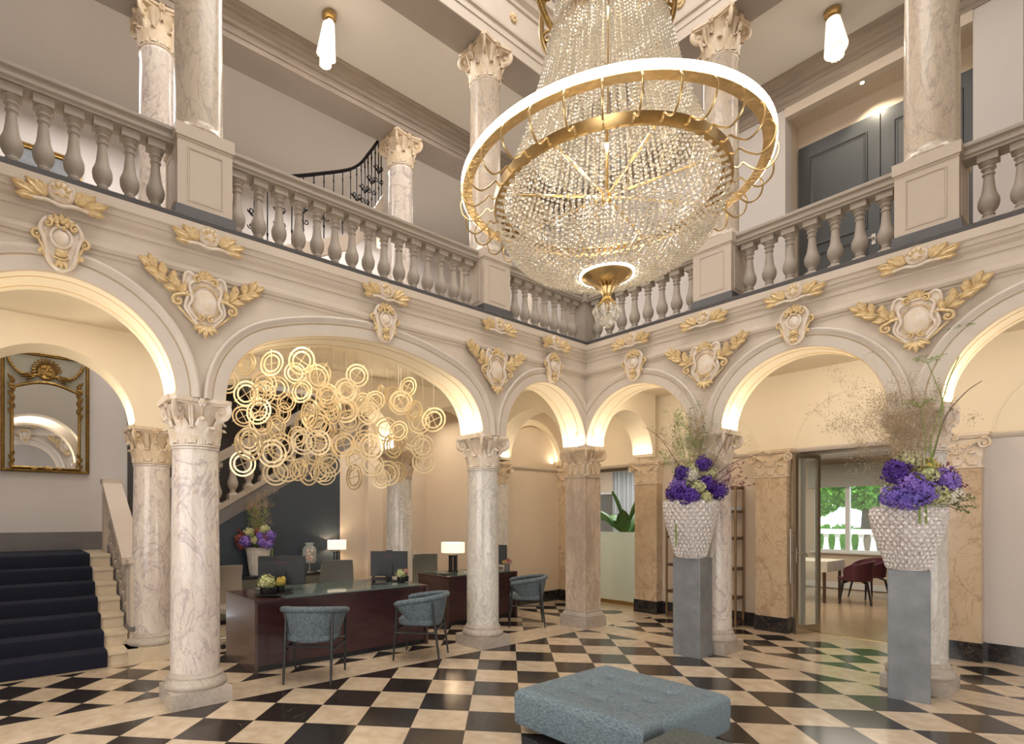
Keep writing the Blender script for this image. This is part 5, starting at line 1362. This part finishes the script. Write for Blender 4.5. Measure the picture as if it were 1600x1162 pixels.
haze('smoke_grass', tuple(rt*-.30+Vector((0, 0, .78))), (0, 0, .1), .38, .34, HAZE, a2, 8, 2600, .003, 70)
haze('smoke_grass', tuple(rt*-.05+Vector((0, 0, .62))), (0, 0, .1), .40, .28, HAZE, a2, 9, 3600, .0035, 70)
haze('dense_smoke_grass', tuple(rt*.05+Vector((0, 0, .72))), (0, 0, .1), .36, .20, HAZE, a2, 12, 2200, .0032, 40)
# dill stems with flat umbels
for i, (pth, R) in enumerate((([(.08, .3, .1), (.17, .6, .1), (.20, .85, .1), (.14, 1.02, .1), (.08, 1.16, .1)], .13), ([(.12, .3, .12), (.10, .5, .1), (.20, .8, .08), (.30, 1.05, .05), (.40, 1.28, .05), (.42, 1.42, .05)], .12), ([(.05, .3, .1), (.06, .55, .1), (.0, .80, .12)], .11))):
    b = MB(); pp = smooth_path([tuple(rt*a+tw*c_+Vector((0, 0, u))) for a, u, c_ in pth], 6); b.tube(pp, [.0055*(1.1-.7*j/len(pp)) for j in range(len(pp))], 6)
    tip = Vector(pp[-1]); rn = random.Random(90+i)
    for k in range(22):
        a = rn.uniform(0, 2*pi); rr = R*sqrt(rn.random()); e = tip+Vector((rr*cos(a), rr*sin(a), .04+.015*rn.random())); b.tube([tuple(tip), tuple(tip.lerp(e, .6)+Vector((0, 0, .008))), tuple(e)], .0009, 3, cap=False)
        for j in range(7): b.sph(tuple(e+Vector((rn.gauss(0, .009), rn.gauss(0, .009), rn.gauss(0, .002)))), .0032, 5, 3)
    b.build('dill_umbel', GREENL, a2, 50)
b = MB(); pp = smooth_path([tuple(rt*a+Vector((0, 0, u))+tw*.1) for a, u in ((.12, .4), (.22, .72), (.38, .92), (.52, 1.02))], 6); b.tube(pp, [.006*(1.1-.7*j/len(pp)) for j in range(len(pp))], 6); b.build('bare_twig', TWIG, a2, 50)
for i in range(5): spray('berry_twig', tuple(rt*.15+Vector((0, 0, .1))), tuple(rt*(.9-.12*i)+tw*.2+Vector((0, 0, -.05+.25*i))), .30, BERRY, a2, 80+i, 9, False, .006)
for i in range(4): spray('fern_sprig', tuple(rt*.15+tw*.1+Vector((0, 0, .02))), tuple(rt*.6+tw*.4+Vector((0, 0, -.25+.15*i))), .24, GREEN, a2, 180+i, 9, True, leafL=.016)
for q in (-.02, .03):
    b = MB()
    for k in range(12): p = rt*(-.09+q)+tw*.24+Vector((0, 0, .02-.014*k)); b.sph(tuple(p), .009, 6, 4)
    b.build('trailing_amaranth', GREENL, a2, 50)
for j in range(6):
    b = MB(); p0 = rt*(-.12+.03*j)+tw*.12+Vector((0, 0, .44))
    for k in range(9): b.sph(tuple(p0+Vector((0, 0, -.014*k))), .007, 6, 4)
    b.build('hanging_catkin', F_WHITE, a2, 50)
# third vase on the cabinet behind the reception
vz = thing('white_vase', 'white ribbed vase behind the left monitor, before the dark blue wall', 'vase', (-3.28, -3.44, .655))
b = MB(); b.grid(lambda u, v: ((.12+.055*v)*(1+.02*cos(40*pi*u))*cos(2*pi*u), (.12+.055*v)*(1+.02*cos(40*pi*u))*sin(2*pi*u), .40*v), 160, 12, True); b.lathe([(.12, 0), (.001, 0)], 24, cap=False); b.build('body', mat('whitewashed_clay', (.62, .60, .56), .6, noise=.2, nscale=12), vz, 60)
b = MB(); b.lathe([(.172, .40), (.185, .405), (.185, .385), (.175, .38)], 40, cap=False); b.lathe([(.17, .38), (.001, .37)], 24, cap=False); b.build('rim', mat('whitewashed_clay_rim', (.5, .46, .4), .6), vz, 60)
a3 = arrangement('purple and rust flower arrangement before the dark blue wall', -3.28, -3.44, 1.05, [
    (-.14, .11, .12, .09, V_LIL, 'lilac_bloom'), (.10, .10, .14, .075, V_LIL, 'lilac_bloom'), (.20, .19, .08, .085, V_LIL, 'lilac_bloom'), (.19, .07, .12, .08, V_LIL, 'lilac_bloom'), (.06, .17, .1, .07, V_BLUE, 'blue_violet_bloom'), (-.11, .24, .05, .08, F_CREAM, 'cream_bloom'), (.11, .28, .05, .085, F_CREAM, 'cream_bloom'), (0, .13, .16, .06, F_CREAM, 'cream_bloom'), (.14, .16, .13, .05, F_RUST, 'rust_bloom'), (.0, .12, 0, .12, GREEN, 'green_filler'),
    (-.26, .15, .05, .08, F_RUST, 'rust_bloom'), (-.22, .05, .08, .07, F_RUST, 'rust_bloom'), (.02, .24, .05, .06, F_RUST, 'rust_bloom')], 50)
haze('smoke_grass', tuple(rt*-.02+Vector((0, 0, .62))), (0, 0, .1), .34, .20, HAZE, a3, 21, 2600, .0035, 50)
for i in range(5): spray('leafy_spray', (0, 0, .1), tuple(rt*(-.3+.12*i)+Vector((0, 0, 1))), .5, GREENL, a3, 60+i, 14, True, leafL=.025)
for i in range(4): spray('rust_foliage', tuple(rt*-.1+Vector((0, 0, .08))), tuple(rt*-.9+Vector((0, 0, .1+.25*i))), .28, F_RUST, a3, 160+i, 12, True, leafL=.03)
b = MB()
for k in range(14): b.sph(tuple(rt*.24+tw*.1+Vector((0, 0, .02-.012*k))), .009, 6, 4)
b.build('trailing_amaranth', GREENL, a3, 50)

def bowl_flowers(label, x, y, z, items, R=.085, H=.085, pot=BLACKP, plabel=None):
    p = thing('flower_pot', plabel, 'pot', (x, y, z)); b = MB(); b.lathe([(R*.92, 0), (R, .01), (R, H), (R*.93, H), (R*.9, H*.7), (.001, H*.7)], 32, cap=False); b.lathe([(.001, 0), (R*.92, 0)], 32, cap=False); b.build('bowl', pot, p, 40)
    t = thing('small_bouquet', label, 'flowers', (x, y, z+H))
    for i, (r_, f_, u, R_, m, nm) in enumerate(items): bloom(nm, tuple(rt*r_+tw*f_+Vector((0, 0, u))), R_, m, t, int(50+R_*500), .26, i+200)
    b = MB(); b.lathe([(.001, -.03), (R*.9, -.02), (R*.7, .0), (.001, .02)], 16, cap=False); b.build('moss', GREEN, t, 50)
    return t
POTB = mat('black_glazed_pot', (.01, .01, .012), .15)
bowl_flowers('cream green hydrangea bouquet on the left end of the long desk', -.66, -4.27, .72, [(-.02, 0, .05, .085, F_CREAM, 'hydrangea')], .085, .08, POTB, 'black round pot under the cream hydrangea')
bowl_flowers('small yellow orange bouquet beside the cream hydrangea', -.72, -4.12, .72, [(0, 0, .04, .055, YEL, 'yellow_bloom'), (.03, .0, .065, .035, YEL, 'yellow_bloom')], .05, .075, POTB, 'small black pot with the yellow bouquet')
b = thing('round_tray', 'black round tray under the pots at the left end of the desk', 'tray', (-.69, -4.20, .719)); q = MB(); q.lathe([(.19, 0), (.2, .004), (.19, .008), (.001, .005)], 40); q.build('disc', BLACKP, b, 40)
bowl_flowers('pale green bouquet on the right end of the long desk', -.68, -2.62, .72, [(-.01, 0, .04, .062, F_CREAM, 'hydrangea')], .05, .07, POTB, 'black pot at the right end of the long desk')
bowl_flowers('single pink rose behind the pale green bouquet', -.76, -2.50, .72, [(0, 0, .055, .038, F_PINK, 'rose')], .035, .07, POTB, 'slim black pot with the pink rose')
bowl_flowers('pink and coral bouquet on the second desk, right of the column', -1.10, -.40, .705, [(0, 0, .035, .045, F_PINK, 'coral_bloom'), (-.05, 0, .03, .03, YEL, 'yellow_bloom'), (.05, 0, .035, .032, F_PINK, 'coral_bloom'), (.01, .02, .06, .03, F_RUST, 'red_bloom')], .042, .10, mat('grey_vase', (.13, .13, .13), .4), 'dark grey vase with coral flowers on the second desk')

# sideboard with lamp, jar and tray
sb = thing('sideboard', 'low grey cabinet with a black top before the dark blue wall', 'cabinet', (-3.28, -3.0, 0))
b = MB(); b.box(-.19, .17, -1.45, .98, .06, .62); b.build('body', GREYC, sb, 0)
b = MB(); b.box(-.19, .19, -1.46, .99, .62, .65); b.build('top', BLACKP, sb, 0); b = MB(); b.box(-.18, .14, -1.4, .95, 0, .06); b.build('plinth', BLACKP, sb, 0)
for k in range(5): b = MB(); b.box(.17, .186, -1.44+.485*k, -1.44+.475+.485*k, .08, .61); b.build('door', GREYC, sb, 0)
def table_lamp(label, x, y, z, rect=False, R=.17, Hs=.145, zs=.28, rz=0):
    t = thing('table_lamp', label, 'lamp', (x, y, z), rz)
    b = MB()
    if rect:
        b.box(-.15, .15, -.10, .10, zs, zs+Hs); b.f = b.f[2:]; b.mi = b.mi[2:]
    else: b.lathe([(R, zs), (R, zs+Hs)], 48, cap=False)
    b.build('lamp_shade', SHADE, t, 30)
    b = MB(); b.box(-.055, .055, -.05, .05, 0, .02)
    if rect: b.tube([(0, 0, .02), (0, 0, zs-.01)], .012, 10); b.box(-.055, -.035, -.03, .03, .02, zs-.04); b.box(.035, .055, -.03, .03, .02, zs-.04); b.box(-.055, .055, -.03, .03, zs-.05, zs-.03)
    else:
        b.box(-.03, .03, -.06, -.028, .02, .245); b.box(-.03, .03, .028, .06, .02, .245); b.box(-.03, .03, -.06, .06, .225, .25); b.tube([(0, 0, .25), (0, 0, zs+.03)], .006, 8)
    b.build('base', BLACKP, t, 40)
    lamp('table_lamp_bulb', 'POINT', (x, y, z+zs+Hs*.5), 5, (1, .78, .5), .03)
    return t
table_lamp('table lamp with a drum shade and black open base on the second desk', -1.46, -1.17, .705, False, .175, .15, .285, 0)
table_lamp('table lamp with a rectangular shade before the dark blue wall', -3.30, -2.13, .65, True, .2, .15, .34, radians(62))
j = thing('glass_jar', 'large glass jar of fruit punch standing on a metal stand', 'jar', (-3.20, -2.66, .65))
b = MB(); b.lathe([(.08, .15), (.105, .17), (.108, .20), (.108, .36), (.09, .40), (.06, .42), (.06, .44), (.075, .45), (.075, .465), (.0, .47)], 36, cap=False); b.build('glass_body', JAR, j, 50)
b = MB(); b.lathe([(.075, 0), (.075, .01), (.012, .02), (.012, .14), (.08, .148)], 24); b.build('stand', CHROME, j, 50)
b = MB(); rn = random.Random(7)
for k in range(16): a = rn.uniform(0, 6.28); r = rn.uniform(.0, .07); b.sph((r*cos(a), r*sin(a), .19+rn.random()*.16), (.03, .025, .02), 7, 5)
b.build('fruit_slices', mat('fruit_coral', (.62, .22, .14), .4, noise=.6, nscale=14, col2=(.75, .62, .45)), j, 50)
t = thing('silver_tray', 'silver tray at the foot of the glass jar', 'tray', (-3.12, -2.42, .65)); b = MB(); b.lathe([(.11, 0), (.14, .008), (.15, .016), (.148, .018), (.11, .006), (.001, .004)], 36); b.build('dish', CHROME, t, 40)
for k, (dx, dy) in enumerate(((0, .0), (.02, .08))):
    o = thing('drinking_glass', ('drinking glass standing left of the grey chair on the cabinet', 'second drinking glass on the cabinet, closer to the lamp')[k], 'glass', (-3.14+dx, -2.34+.10+dy, .65))
    b = MB(); b.lathe([(.028, 0), (.032, .10), (.030, .10), (.026, .006), (.001, .006)], 24, cap=False); b.build('tumbler', JAR, o, 50)
for k, (x_, y_, w_, l_, lb) in enumerate(((-1.2, -.95, .2, .28, 'stack of pale papers on the second desk beside the lamp'), (-1.25, -1.42, .1, .22, 'dark pen tray at the left end of the second desk'))):
    o = thing('papers' if k == 0 else 'pen_tray', lb, 'papers' if k == 0 else 'tray', (x_, y_, .704)); b = MB(); b.box(-w_/2, w_/2, -l_/2, l_/2, 0, .012); b.build('sheets' if k == 0 else 'tray', WHITEP if k == 0 else BLACKP, o, 0)
o = thing('desk_telephone', 'black desk telephone beside the right monitor of the long desk', 'telephone', (-.74, -2.90, .719), radians(-30))
b = MB(); b.add([(-.09, -.09, 0), (.09, -.09, 0), (.09, .09, 0), (-.09, .09, 0), (-.09, -.09, .07), (.09, -.09, .02), (.09, .09, .02), (-.09, .09, .07)], [(3, 2, 1, 0), (4, 5, 6, 7), (0, 1, 5, 4), (1, 2, 6, 5), (2, 3, 7, 6), (3, 0, 4, 7)]); b.build('body', BLACKP, o, 0)
b = MB(); b.tube([(-.07, -.06, .075), (-.03, -.06, .09), (.04, -.06, .07), (.075, -.06, .04)], .018, 8); b.build('handset', BLACKP, o, 50)

# ------------------------------------------------------------------ ottomans
def ottoman(label, x, y, w_, d_, z0, z1, m, rz=0, tufts=3, seam=True):
    t = thing('tufted_ottoman', label, 'ottoman', (x, y, 0), rz)
    b = MB(); nx = 85; hw, hd = w_/2, d_/2; tp = [(-.5+(i+1)/(tufts+1), -.5+(j_+1)/(tufts+1)) for i in range(tufts) for j_ in range(tufts)] if tufts else []
    tp = [(a*.92, b_*.92) for a, b_ in tp]
    def f(u, v):
        x_ = (u-.5)*w_; y_ = (v-.5)*d_; e = min(hw-abs(x_), hd-abs(y_)); z = z1-.035*max(0, 1-e/.05)**2+.012*(1-(2*u-1)**4)*(1-(2*v-1)**4)
        for a, c_ in tp:
            q = math.hypot(x_-a*w_, y_-c_*d_); z -= .040*math.exp(-(q/.040)**2)+.020*math.exp(-(q/.12)**2)
        return (x_*1.0, y_, z)
    b.grid(f, nx, nx)
    def rim(): return [(i, 0) for i in range(nx-1)]+[(nx-1, j_) for j_ in range(nx-1)]+[(nx-1-i, nx-1) for i in range(nx-1)]+[(0, nx-1-j_) for j_ in range(nx-1)]
    top = [j_*nx+i for i, j_ in rim()]; n0 = len(b.v); k = len(top)
    for zz, s in ((z1-.055, 1.006), (z0+.02, 1.0), (z0, .985)):
        for q in top: x_, y_, z_ = b.v[q]; b.v.append((x_*s, y_*s, zz))
    for L_ in range(3):
        for i in range(k):
            a = top[i] if L_ == 0 else n0+(L_-1)*k+i; c_ = top[(i+1) % k] if L_ == 0 else n0+(L_-1)*k+(i+1) % k
            b.f.append((a, n0+L_*k+i, n0+L_*k+(i+1) % k, c_)); b.mi.append(0)
    b.build('cushion', m, t, 50)
    for a, c_ in tp:
        q = MB(); q.sph((a*w_, c_*d_, z1-.047), (.011, .011, .005), 10, 5); q.build('button', m, t, 60)
    for sx in (-1, 1):
        for sy in (-1, 1): q = MB(); q.box(sx*(hw-.09)-.02, sx*(hw-.09)+.02, sy*(hd-.09)-.02, sy*(hd-.09)+.02, 0, z0+.01); q.build('foot', BLACKP, t, 0)
    return t
ottoman('large blue grey tufted ottoman in the middle of the checkered floor', 2.59, -2.97, 1.01, 1.07, .035, .29, OTTF)
ottoman('olive grey ottoman cut off by the bottom edge of the picture', 3.655, -3.76, .97, .97, .035, .30, OTTG, 0, 0)

# ------------------------------------------------------------------ shelf unit
def shelf(label, x0, x1, y0, y1, H=1.95):
    t = thing('shelf_unit', label, 'shelf', ((x0+x1)/2, (y0+y1)/2, 0)); hx, hy = (x1-x0)/2, (y1-y0)/2
    for sx in (-1, 1):
        for sy in (-1, 1): b = MB(); b.box(sx*hx-.012, sx*hx+.012, sy*hy-.012, sy*hy+.012, 0, H); b.build('post', SHELFM, t, 0)
    for z in (.06, .40, .80, 1.22, 1.59, H-.03): b = MB(); b.box(-hx, hx, -hy+.012, hy-.012, z-.02, z+.02); b.build('board', SHELFW, t, 0)
    return t
shelf('bronze and walnut open shelf behind the left flower pedestal', .42, 1.42, 1.47, 1.71)
for (x_, z_, H_, lb) in ((.56, .822, .26, 'glass cylinder with dried flowers on the shelf left of the pedestal'), (.95, 1.242, .2, 'short glass jar on the middle shelf behind the vase')):
    o = thing('glass_cylinder', lb, 'vase', (x_, 1.6, z_)); b = MB(); b.lathe([(.06, 0), (.06, H_), (.056, H_), (.056, .01), (.001, .01)], 28, cap=False); b.build('cylinder', JAR, o, 50)
    b = MB(); rn = random.Random(3)
    for k in range(24): b.sph((rn.uniform(-.035, .035), rn.uniform(-.035, .035), .02+rn.random()*(H_-.05)), .011, 6, 4)
    b.build('dried_flowers', F_PINK, o, 50)
o = thing('flat_book', 'pale blue book lying on the shelf right of the column', 'book', (1.30, 1.59, 1.612)); b = MB(); b.box(-.10, .10, -.09, .09, 0, .04); b.build('cover', mat('pale_blue_cover', (.45, .55, .68), .5), o, 0)

# ------------------------------------------------------------------ glazed door, frosted screen and the dining room
fr0 = MB()
for q in ((2.04, 3.42, 1.96, 2.03, 2.33, 2.38), (2.04, 2.075, 1.96, 2.03, 0, 2.33), (3.385, 3.42, 1.96, 2.03, 0, 2.33)): fr0.box(*q)
dfr = struct(fr0.build('door_1', FRAMEG, smooth=0))
lf = thing('glass_door_leaf', 'glazed bronze door leaf standing open at the dining room', 'door', (2.21, 2.10, 0), atan2(1.645-2.10, 2.075-2.21))
W_ = .475; HH = 2.33
b = MB()
for q in ((0, .05, 0, HH), (W_-.05, W_, 0, HH), (.05, W_-.05, 0, .11), (.05, W_-.05, HH-.05, HH)): b.box(q[0], q[1], -.02, .02, q[2], q[3])
b.build('frame', CHROME, lf, 0); b = MB(); b.box(.05, W_-.05, -.004, .004, .11, HH-.05); b.build('glass_pane', PANE, lf, 0)
for sy in (-1, 1):
    b = MB(); b.tube([(W_-.03, sy*.02, 1.05), (W_-.03, sy*.06, 1.05), (W_-.14, sy*.06, 1.04), (W_-.16, sy*.06, 1.0)], .008, 8); b.box(W_-.045, W_-.015, min(sy*.02, sy*.026), max(sy*.02, sy*.026), .93, 1.12); b.build('lever_handle', CHROME, lf, 50)
b = MB(); b.tube([(W_+.045, -.02, .66), (W_+.045, -.02, 1.36)], .010, 8); b.tube([(W_+.045, -.02, .75), (W_, 0, .75)], .007, 8); b.tube([(W_+.045, -.02, 1.27), (W_, 0, 1.27)], .007, 8); b.build('pull_bar', CHROME, lf, 50)
o = thing('threshold_strip', 'bronze threshold strip on the floor of the doorway', 'threshold', (2.73, 2.0, 0)); b = MB(); b.box(-.69, .69, -.03, .03, 0, .006); b.build('strip', BRASSD, o, 0)
fs = thing('frosted_glass_screen', 'frosted glass screen in the opening behind the square corner pillar', 'screen', (-.9, 2.05, 0))
b = MB(); b.box(-.68, .68, -.008, .008, .06, 1.26); b.build('frosted_pane', FROST, fs, 0); b = MB(); b.box(-.69, .69, -.03, .03, 0, .06); b.build('bottom_rail', BRASSD, fs, 0)
o = MB()
for q in ((-1.6, -.2, 1.97, 2.03, 2.32, 2.38),): o.box(*q)
struct(o.build('door_2', FRAMEG, smooth=0))
# banana plant behind the screen
bp = thing('banana_plant', 'large leaved banana plant behind the frosted glass screen', 'plant', (-1.20, 2.85, 0))
b = MB(); b.lathe([(.16, 0), (.2, .35), (.18, .35), (.001, .3)], 28); b.build('planter', BLACKP, bp, 40)
LEAFG = mat('banana_leaf', (.06, .16, .03), .4, noise=.3, nscale=9)
for i, (a, el, L, h) in enumerate(((0.3, 1.1, .75, 1.25), (1.2, .9, .6, 1.1), (3.6, .7, .6, 1.2), (2.6, .4, .55, 1.3), (5.2, .8, .6, 1.15), (.8, .2, .5, 1.0), (4.2, 1.2, .7, 1.25), (3.2, .1, .5, 1.45))):
    d = Vector((cos(a)*cos(el), sin(a)*cos(el), sin(el))); b = MB(); b.tube([(0, 0, .3), tuple(d*.05+Vector((0, 0, h*.7))), tuple(d*.14+Vector((0, 0, h)))], [.014, .011, .008], 6)
    b.leaf(tuple(d*.12+Vector((0, 0, h-.02))), tuple(d), (-d.x*.5, -d.y*.5-.3, 1), L, .26, .25, 0, .002, 11); b.build('leaf', LEAFG, bp, 60)
# dining room shell
YF = 7.5
solid('wall_dining_far', [(-6, .42, YF, YF+.2, 0, 2.75), (.42, 2.95, YF, YF+.2, 0, .78), (.42, 2.95, YF, YF+.2, 2.24, 2.75), (2.95, 6.6, YF, YF+.2, 0, 2.75)], WALLB)
solid('wall_dining_side', [(6.4, 6.6, 2.03, YF, 0, 2.75), (-5.8, -5.6, 2.03, YF, 0, 2.75)], WALLB)
solid('ceiling_dining', [(-5.8, 6.6, 2.03, YF+.2, 2.75, 2.85)], CEILW)
solid('wall_dining_partition', [(-5.6, -3.3, 4.4, 4.5, 0, 2.75), (-3.3, -2.3, 4.4, 4.5, 0, 1.0), (-3.3, -2.3, 4.4, 4.5, 2.1, 2.75), (-2.3, -.6, 4.4, 4.5, 0, 2.75)], WALLB)
def window(name, x0, x1, y, z0, z1, mull):
    b = MB(); t_ = .05
    b.box(x0, x1, y-.03, y+.05, z0, z0+t_); b.box(x0, x1, y-.03, y+.05, z1-t_, z1)
    for x in [x0+t_/2]+mull+[x1-t_/2]: b.box(x-.04, x+.04, y-.04, y+.05, z0, z1)
    o = struct(b.build(name, WHITEP, smooth=0)); xs = [x0+t_]+mull+[x1-t_]
    for i in range(len(xs)-1): p = MB(); p.box(xs[i], xs[i+1], y+.005, y+.01, z0+t_, z1-t_); p.build('window_pane', PANE, o, 0)
    p = MB(); p.box(x0-.05, x1+.05, y-.12, y, z0-.03, z0+.005); p.build('window_sill', WHITEP, o, 0)
    return o
window('window_1', .42, 2.95, YF+.06, .78, 2.24, [1.03, 1.62, 2.3]); window('window_2', -3.3, -2.3, 4.45, 1.0, 2.1, [])
o = thing('roller_blind', 'grey roller blind at the top of the dining room window', 'blind', (1.6, YF-.06, 2.2)); b = MB(); b.box(-1.25, 1.25, -.02, .0, -.02, .45); b.box(-1.25, 1.25, -.025, .01, -.04, -.02); b.build('fabric', mat('blind_grey', (.42, .42, .38), .8), o, 0)
cu = thing('window_curtain', 'pale grey pleated curtain behind the banana plant', 'curtain', (-1.85, 4.3, .02)); b = MB(); b.grid(lambda u, v: ((u-.5)*1.25, .05*sin(u*70)+.02*sin(u*31), v*2.6), 220, 4); b.build('pleats', mat('curtain_grey', (.42, .44, .46), .8), cu, 60)
b = MB(); b.tube([(-.7, 0, 2.62), (.7, 0, 2.62)], .015, 8); b.build('curtain_rod', CHROME, cu, 50)
# low wall, bench console, table and chairs
struct(solid('trim_24', [(-5.5, 6.4, YF-.03, YF, .02, .14)], WHITEP))
co = thing('curved_console', 'curved walnut console behind the right flower vase', 'cabinet', (2.75, 6.6, 0)); b = MB()
b.grid(lambda u, v: (-.62+1.2*u, -.2-.25*sin(pi*u), .02+.80*v), 20, 2); b.grid(lambda u, v: (-.62+1.2*u, -.2-.25*sin(pi*u)+v*.5, .82), 20, 2); b.box(-.62, -.58, -.2, .3, .02, .82); b.build('body', mat('walnut_console', (.22, .12, .07), .4, noise=.2), co, 40)
b = MB(); b.box(-.7, .7, -.5, .35, .84, .87); b.build('top', SHELFW, co, 0)
dt = thing('dining_table', 'dining table under a white cloth beyond the glass door', 'table', (.95, 5.35, 0)); b = MB(); b.box(-.5, .5, -.45, .45, .70, .73); b.build('tabletop', WHITEP, dt, 0)
b = MB(); b.box(-.51, .51, -.46, .46, .733, .738); 
for sy in (-1, 1): b.box(-.51, .51, min(sy*.46, sy*.465), max(sy*.46, sy*.465), .55, .738)
b.box(.51, .515, -.46, .46, .55, .738); b.build('cloth', F_WHITE, dt, 0)
for sx in (-1, 1):
    for sy in (-1, 1): b = MB(); b.box(sx*.45-.02, sx*.45+.02, sy*.4-.02, sy*.4+.02, 0, .70); b.build('leg', SHELFW, dt, 0)
PLUM = mat('plum_shell', (.10, .025, .04), .35)
def dining_chair(label, x, y, rz, proto=[None]):
    if proto[0]: return dup(proto[0], (x, y, 0), rz, label)
    t = thing('dining_chair', label, 'chair', (x, y, 0), rz)
    b = MB(); b.grid(lambda u, v: ((.24-.0*v)*cos(pi*.28+pi*1.44*u)*(1.02+.12*v), .26*sin(pi*.28+pi*1.44*u)*(1.02+.12*v), .42+.34*v*(.45+.55*sin(pi*u)**.7)), 24, 8)
    m_n = len(b.v); b.add([(x_*.92, y_*.92, z_) for x_, y_, z_ in b.v], [tuple(reversed(f)) for f in b.f]); b.f += [(7*24+i, 7*24+i+1, 7*24+i+1+m_n, 7*24+i+m_n) for i in range(23)]; b.mi += [0]*23
    b.build('shell', PLUM, t, 60); b = MB(); b.lathe([(.001, .39), (.22, .40), (.25, .42), (.25, .45), (.22, .46), (.001, .462)], 28, cap=False); b.build('seat', PLUM, t, 50)
    for sx in (-1, 1):
        for sy in (-1, 1): b = MB(); b.tube([(sx*.10, sy*.10, .40), (sx*.17, sy*.17, .36), (sx*.22, sy*.22, 0)], [.02, .02, .012], 8); b.build('leg', BLACKP, t, 50)
    proto[0] = t; return t
dining_chair('plum shell chair at the white table, nearest the glass door', 1.74, 5.35, radians(195)); dining_chair('plum shell chair behind the nearer one, below the window', 1.70, 6.30, radians(230))
wg = thing('wine_glass', 'wine glass on the white table beyond the door', 'glass', (1.2, 5.3, .74)); b = MB(); b.lathe([(.03, 0), (.003, .006), (.003, .08), (.03, .11), (.035, .15), (.03, .19)], 20, cap=False); b.build('bowl', JAR, wg, 50)

# ------------------------------------------------------------------ the garden outside
b = MB(); b.box(-12, 14, YF+.3, 40, -.4, -.1); b.box(-12, 14, YF+.3, 11.5, -.1, .25); struct(b.build('ground_terrace', mat('terrace_gravel', (.42, .40, .36), .9, noise=.2, nscale=20), smooth=0))
tb = thing('terrace_balustrade', 'white stone balustrade on the terrace outside the window', 'balustrade', (1.5, 10.5, .25))
b = MB(); b.box(-8, 8, -.12, .12, .85, .97); b.build('handrail', WHITEP, tb, 0); b = MB(); b.box(-8, 8, -.12, .12, 0, .12); b.build('base', WHITEP, tb, 0)
q = MB(); q.lathe([(.06, .12), (.05, .2), (.085, .38), (.06, .55), (.045, .7), (.07, .85)], 12); bal2 = q.build('baluster', WHITEP, tb, 50); bal2.location = (-7.5, 0, 0)
for k in range(1, 60):
    o = bal2.copy(); C.objects.link(o); o.parent = tb; o.location = (-7.5+.25*k, 0, 0)
BARK = mat('tree_bark', (.10, .08, .06), .9, noise=.4); FOL = mat('sunlit_foliage', (.16, .42, .04), .6, noise=.5, nscale=3, col2=(.07, .25, .02))
def tree(label, x, y, h, R, seed):
    t = thing('garden_tree', label, 'tree', (x, y, -.1)); b = MB(); b.tube([(0, 0, 0), (.05, 0, h*.3), (-.05, .05, h*.6), (.1, 0, h*.9)], [.28, .22, .17, .1], 12)
    rn = random.Random(seed)
    for k in range(6): a = k*1.05; b.tube([(0, 0, h*.45), (cos(a)*R*.5, sin(a)*R*.5, h*.7), (cos(a)*R*.8, sin(a)*R*.8, h*.8)], [.1, .06, .03], 8)
    b.build('trunk', BARK, t, 50); b = MB(); vs = []; fs_ = []
    for k in range(9000):
        a = rn.uniform(0, 2*pi); z = rn.uniform(-1, 1); r = R*rn.random()**.33*sqrt(1-z*z); c0 = Vector((r*cos(a), r*sin(a), h*.72+z*h*.42)); u = Vector((rn.gauss(0, 1), rn.gauss(0, 1), rn.gauss(0, 1))).normalized(); v = u.orthogonal().normalized(); s = rn.uniform(.06, .13); n0 = len(vs)
        vs += [tuple(c0+u*s), tuple(c0+v*s*.6), tuple(c0-u*s), tuple(c0-v*s*.6)]; fs_.append((n0, n0+1, n0+2, n0+3))
    b.v = vs; b.f = fs_; b.mi = [0]*len(fs_); b.build('foliage', FOL, t, 0)
tree('leafy green tree seen through the left window panes', -2.7, 15.5, 5.2, 2.2, 1); tree('tree trunk behind the terrace balustrade, right half of the window', 0.15, 12.6, 6.2, 1.9, 2); tree('far tree outside, seen between the other two', -9.5, 15, 6.5, 3.2, 3)
hd = thing('clipped_hedge', 'green hedge behind the terrace balustrade', 'hedge', (0, 19, -.1)); b = MB(); vs = []; fs_ = []; rn = random.Random(9)
for k in range(7000):
    c0 = Vector((rn.uniform(-14, 10), rn.uniform(-.6, .6), rn.uniform(0, 1.3))); u = Vector((rn.gauss(0, 1), rn.gauss(0, 1), rn.gauss(0, 1))).normalized(); v = u.orthogonal().normalized(); s = rn.uniform(.1, .2); n0 = len(vs)
    vs += [tuple(c0+u*s), tuple(c0+v*s*.6), tuple(c0-u*s), tuple(c0-v*s*.6)]; fs_.append((n0, n0+1, n0+2, n0+3))
b.v = vs; b.f = fs_; b.mi = [0]*len(fs_); b.box(-14, 10, -.5, .5, 0, 1.15); b.build('foliage', FOL, hd, 0)
